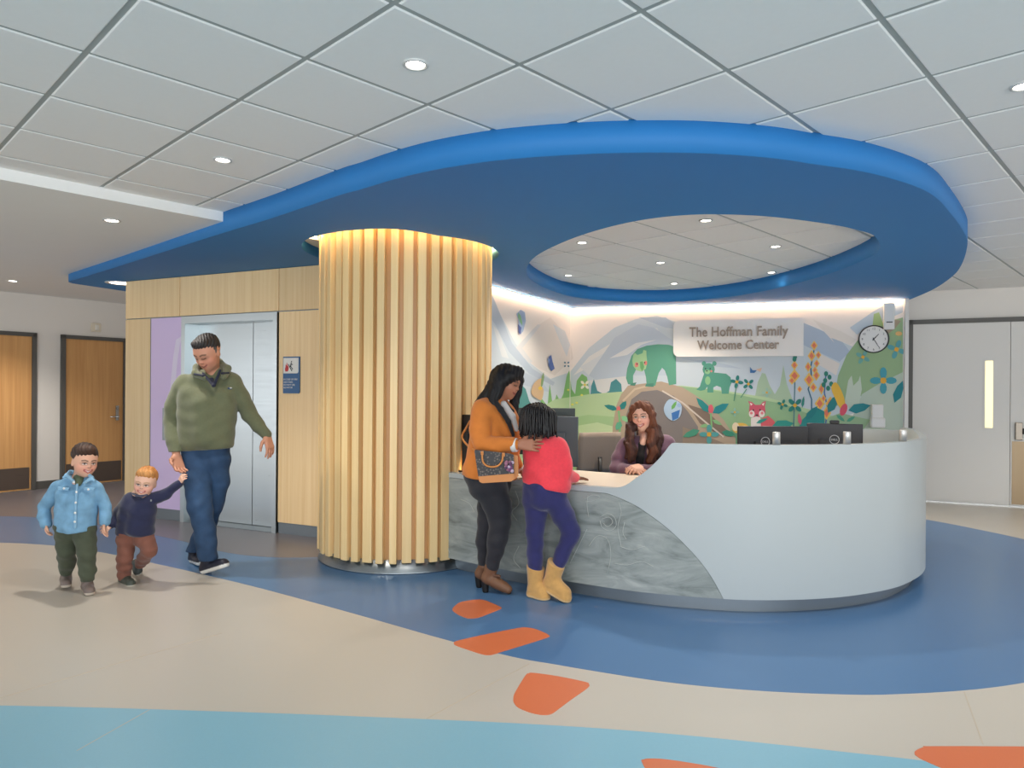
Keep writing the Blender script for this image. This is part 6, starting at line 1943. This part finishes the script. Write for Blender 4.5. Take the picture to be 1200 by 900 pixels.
# ---- girl at the counter -------------------------------------------------------
def build_girl():
    Y = 4.80
    J = lambda x, y, dy=0.0: at(x, y, Y + dy)
    girl = person((at(640, 700, Y).x, Y, 0), 'girl with braided hair in coral red top and navy trousers at the counter')
    skin = (120, 76, 58); hh = 0.215
    S = Shape(0.03)
    P, R_, face = add_head(S, J(632, 491, 0.03), (0.72, 0.66, -0.12), (0, 0, 1), hh, skin, (30, 22, 20), (130, 66, 62), J(633, 516, 0.02), 0.045, 0.3, False, False, cheek=(124, 78, 60))
    sl, sr, el, er, wl, wr = J(623, 525, 0.05), J(656, 524, 0.0), J(622, 555, 0.14), J(661, 556, -0.02), J(640, 562, 0.28), J(673, 560, 0.10)
    hl, hr, kl, kr, al_, ar_ = J(627, 580, 0.03), J(647, 580, 0.0), J(627, 622, 0.03), J(670, 624, 0.02), J(627.5, 664, 0.06), J(654, 660, 0.02)
    S.cone(J(631, 532, .04), hl, 0.085, 0.085); S.cone(J(649, 532, .01), hr, 0.085, 0.085); S.cone(sl, sr, 0.045); S.cone(J(634, 515, .02), J(640, 532, .02), 0.045, 0.07)
    for s_, e_, w_ in ((sl, el, wl), (sr, er, wr)): S.chain([(s_, 0.04), (e_, 0.032), (w_, 0.022)], None, 0.02)
    for h_, k_, a_ in ((hl, kl, al_), (hr, kr, ar_)): S.chain([(h_, 0.07), (k_, 0.05), (a_, 0.034)], None, 0.02)
    hz = 0.795; wr2 = wr.copy()
    tgt = J(692, 562, 0.22); tgt.z = hz + 0.006; wr2.z = max(wr2.z, hz + 0.022)
    add_hand(S, wr2, tgt - wr2, (0, 0, -1), (-0.2, 1, 0), 0.82, 0.12)
    wl2 = wl.copy(); wl2.z = max(wl2.z, hz + 0.022)
    add_hand(S, wl2, Vector((0.5, 0.8, -0.05)), (0, 0, -1), (1, -0.2, 0), 0.8, 0.15)
    put(girl, 'body', S, 0.0085, skin, M_SKIN, None, face)
    C = (238, 66, 78)
    S = Shape(0.04)
    S.cone(J(630, 530, .04), J(630, 566, .03), 0.098, 0.105, C); S.cone(J(650, 530, .01), J(650, 568, .0), 0.100, 0.110, C); S.cone(J(640, 528, -.01), J(641, 566, -.03), 0.08, 0.085, C)
    S.cone(J(625, 524, .05), J(655, 523, .0), 0.055, 0.055, C); S.cone(J(633, 518, .03), J(645, 518, .02), 0.042, 0.042, C)
    S.chain([(sr, 0.055), (J(661, 540, -.03), 0.055), (J(661.5, 555, -.03), 0.052), (wr2, 0.036)], C, 0.009)
    S.chain([(sl, 0.052), (el, 0.045), (wl2, 0.034)], C, 0.02)
    S.cut(J(640, 571.5, 0), (-0.22, 0, -1))
    put(girl, 'top', S, 0.0066, C, M_KNIT, folds(0.005, 55, 33, 2))
    N = (42, 42, 92)
    S = Shape(0.04)
    S.cone(J(629, 570, .03), J(627, 584, .03), 0.098, 0.088, N); S.cone(J(649, 573, .0), J(647, 584, .0), 0.098, 0.088, N); S.cone(J(634, 576, -.05), J(634, 586, -.04), 0.07, 0.07, N)
    S.chain([(hl, 0.088), (J(628, 602, .03), 0.076), (kl, 0.062), (J(627, 650, .05), 0.055), (J(627, 667, .05), 0.050)], N, 0.015)
    S.chain([(hr, 0.092), (J(659, 602, .01), 0.078), (kr, 0.062), (J(661, 644, .02), 0.054), (J(653, 664, .02), 0.046)], N, 0.015)
    S.cut(J(640, 566, 0), (0.22, 0, 1))
    put(girl, 'trousers', S, 0.0066, N, M_KNIT, folds(0.004, 60, 37, 1))
    T = (196, 150, 88)
    for nm, ank, topp, hl_, tl_, dep in (('a', al_, J(628, 664, .06), J(621, 698, .10), J(642, 698, -.01), 0), ('b', ar_, J(652, 660, .01), J(637, 686, .06), J(667, 701, -.06), 0)):
        S = Shape(0.02)
        hl_.z = max(hl_.z, 0.016 if nm == 'a' else 0.03); tl_.z = 0.014
        f_ = nv(tl_ - hl_); upv = (Vector((0, 0, 1)) - f_ * f_.z).normalized()
        S.cone(hl_ + f_ * .035 + upv * .034, tl_ - f_ * .045 + upv * .03, 0.046, 0.044, T); S.cone(hl_ + f_ * .05 + upv * .05, topp, 0.052, 0.064, T)
        S.cone(hl_ + f_ * .09 + upv * .06, tl_ - f_ * .06 + upv * .04, 0.045, 0.04, T)
        S.cut(hl_ - upv * .012, -upv); S.cut(topp, nv(topp - hl_))
        S.cone(hl_ + f_ * .035 + upv * .004, tl_ - f_ * .04 + upv * .004, 0.052, 0.050, T, 0.006)
        hl0 = np.array(hl_ - upv * .012); un = np.array(upv)
        def paint(V, C_, hl0=hl0, un=un):
            C_ = C_.copy(); C_[((V - hl0) @ un) < 0.016] = lin((210, 172, 120)); return C_
        put(girl, 'boot', S, 0.005, T, vcol('suede', 0.9, bump=0.2, bscale=200, sheen=0.4, noise=0.08), None, paint)
    # braids
    S = Shape(0.012); hc = (26, 22, 22); Rn = np.array(R_)
    S.ell(P(0, -0.07, 0.17), [0.385 * hh, 0.43 * hh, 0.36 * hh], Rn, hc); S.ell(P(0, -0.20, -0.06), [0.36 * hh, 0.30 * hh, 0.34 * hh], Rn, hc)
    put(girl, 'hair_cap', S, 0.0042, hc, M_HAIR, strands(0.003, 300))
    rnd = random.Random(11)
    n = 0
    for k in range(150):
        a = 2 * math.pi * (k * 0.381966 % 1.0)
        if math.cos(a) > 0.55: continue
        t_ = (k % 3) / 2.0
        zz = (0.06, 0.24, 0.40)[k % 3] + rnd.uniform(-.04, .04)
        rr = math.sqrt(max(0.05, 1 - ((zz - 0.17) / 0.37) ** 2))
        p0 = P(math.sin(a) * 0.385 * rr, math.cos(a) * 0.43 * rr - 0.07, zz)
        out_ = (R_ @ Vector((math.sin(a), math.cos(a), 0)))
        L = rnd.uniform(0.115, 0.16) + 0.045 * t_
        p1 = p0 + out_ * (rnd.uniform(.012, .022) + .030 * t_) + Vector((0, 0, -L * (.36 - .12 * t_))); p2 = p1 + out_ * rnd.uniform(-.006, .012) + Vector((rnd.uniform(-.008, .008), rnd.uniform(-.008, .008), -L * (.64 + .1 * t_)))
        MBb = MB(); pts = spline([p0, p1, p2], 7)
        MBb.tube(pts, [0.0085 * (1 + 0.22 * math.sin(i * 2.4)) * (1 - 0.35 * i / len(pts)) for i in range(len(pts))], 6)
        MBb.build('braid', plain('braid_black', (24, 20, 20), 0.5), girl); n += 1
    return girl


# ---- receptionist --------------------------------------------------------------
def build_receptionist():
    Y = 5.78
    J = lambda x, y, dy=0.0: at(x, y, Y + dy)
    rec_ = person((at(757, 560, Y).x, Y, 0.47), 'receptionist with long wavy brown hair in mauve cardigan seated behind the desk')
    skin = (226, 176, 152); hh = 0.24
    S = Shape(0.03)
    P, R_, face = add_head(S, J(752.5, 488, -0.02), (-0.42, -0.90, -0.06), (-0.10, 0, 1), hh, skin, (84, 56, 44), (196, 96, 92), J(757, 515, 0.02), 0.052, 0.6, False, True, cheek=(234, 166, 146))
    sl, sr, el, er, wl, wr = J(735, 522, 0.0), J(781, 521, 0.04), J(724, 549, -0.08), J(780, 553, -0.06), J(739, 552, -0.24), J(752, 552, -0.24)
    S.cone(J(747, 530), J(748, 575), 0.10, 0.12); S.cone(J(768, 530, .03), J(768, 575, .03), 0.10, 0.12); S.cone(sl, sr, 0.055); S.cone(J(757, 514, .02), J(757, 530, 0), 0.05, 0.09)
    for h_ in (J(746, 585), J(772, 585, .03)):
        kk = h_ + Vector((-0.08, -0.42, -0.02)); kk.z = h_.z; ft = kk + Vector((0, -0.02, -0.42)); ft.z = 0.09
        S.chain([(h_, 0.10), (kk, 0.065), (ft, 0.042), (ft + Vector((0, -.16, -.05)), 0.03)], None, 0.02)
    for s_, e_, w_ in ((sl, el, wl), (sr, er, wr)): S.chain([(s_, 0.05), (e_, 0.04), (w_, 0.026)], None, 0.02)
    for w_ in (wl, wr): w_.z = 0.812
    add_hand(S, wl + Vector((0.005, 0, 0)), Vector((0.62, -0.75, -0.02)), (0.3, 0.2, -0.9), (0.6, 0.6, 0.2), 0.95, 0.55)
    add_hand(S, wr + Vector((-0.005, -.01, 0.02)), Vector((-0.80, -0.55, -0.05)), (-0.3, 0.2, -0.9), (-0.5, 0.7, 0.2), 0.95, 0.60)
    put(rec_, 'body', S, 0.0085, skin, M_SKIN, None, face)
    C = (112, 80, 98)
    S = Shape(0.045)
    S.cone(J(745, 530), J(745, 575), 0.118, 0.13, C); S.cone(J(771, 529, .03), J(771, 575, .03), 0.118, 0.13, C); S.cone(J(738, 521), J(779, 520, .04), 0.066, 0.066, C)
    S.chain([(sl, 0.076), (J(727, 537, -.03), 0.070), (el, 0.062), (J(732, 552, -.17), 0.052), (wl, 0.040)], C, 0.02)
    S.chain([(sr, 0.076), (J(785, 538, .0), 0.070), (er, 0.062), (J(765, 553, -.17), 0.052), (wr, 0.040)], C, 0.02)
    put(rec_, 'cardigan', S, 0.007, C, M_KNIT, folds(0.004, 60, 37, 2))
    S = Shape(0.02); S.chain([(J(752, 522, -.085), 0.035), (J(750, 535, -.118), 0.032), (J(749, 552, -.118), 0.034)]); put(rec_, 'black_top', S, 0.005, (24, 22, 24), M_CLOTH)
    S = Shape(0.02); S.cone(J(754.5, 512, -.055), J(752.5, 521, -.095), 0.030, 0.026); put(rec_, 'neckline', S, 0.0045, skin, M_SKIN)
    S = Shape(0.03)
    for h_ in (J(746, 585), J(772, 585, .03)):
        kk = h_ + Vector((-0.08, -0.42, -0.02)); kk.z = h_.z; ft = kk + Vector((0, -0.02, -0.42)); ft.z = 0.10
        S.chain([(h_, 0.115), (kk, 0.078), (ft, 0.058)], (40, 40, 50), 0.02)
    put(rec_, 'trousers', S, 0.012, (40, 40, 50), M_CLOTH)
    # long wavy hair
    S = Shape(0.02); Rn = np.array(R_); hc = (78, 46, 36); hd = (62, 36, 30); hr_ = (104, 60, 40)
    S.ell(P(0, -0.12, 0.16), [0.40 * hh, 0.43 * hh, 0.39 * hh], Rn, hc)
    S.chain([(P(0.02, 0.20, 0.44), 0.026), (P(0.22, 0.20, 0.30), 0.030), (P(0.335, 0.10, 0.05), 0.030), (P(0.36, 0.06, -0.25), 0.034)], hr_)
    S.chain([(P(-0.02, 0.20, 0.44), 0.026), (P(-0.22, 0.20, 0.30), 0.028), (P(-0.33, 0.10, 0.05), 0.028), (P(-0.36, 0.06, -0.25), 0.032)], hr_)
    rnd = random.Random(5)

    def lock(x0, y0, d0, xs, cr_):
        pts = [(P(x0, -0.02, 0.05), 0.03)]
        for q, (xx, yy, dd_) in enumerate(xs): pts.append((J(xx, yy, dd_), (0.034 if x0 > 0 else 0.027) - 0.002 * q + rnd.uniform(-.003, .003)))
        S.chain(pts, cr_, 0.014)
    lock(-0.36, 0, 0, [(737, 500, -.03), (740, 512, -.09), (737, 522, -.12), (741, 532, -.14), (738, 540, -.14)], hc)
    lock(-0.34, 0, 0, [(739, 504, -.05), (739.5, 517, -.11), (744, 527, -.13), (741, 538, -.145)], hd)
    lock(-0.30, 0, 0, [(737, 506, -.02), (735, 518, -.08), (736, 530, -.11), (735, 536, -.11)], hd)
    lock(0.36, 0, 0, [(766, 500, -.05), (768, 512, -.09), (763, 522, -.13), (767, 532, -.14), (764, 541, -.14)], hc)
    lock(0.36, 0, 0, [(770, 502, 0.0), (773, 514, -.05), (770, 526, -.09), (772, 536, -.11)], hd)
    lock(0.34, 0, 0, [(764, 506, -.07), (762, 518, -.12), (766, 529, -.14), (760, 540, -.14)], hr_)
    S.chain([(P(0, -0.35, 0.0), 0.07), (J(757, 508, .10), 0.075), (J(757, 525, .12), 0.07)], hc)
    put(rec_, 'hair', S, 0.0045, hc, M_HAIR, strands(0.0025, 190))
    return rec_


for fn in (build_man, build_boy, build_toddler, build_woman, build_girl, build_receptionist): fn()
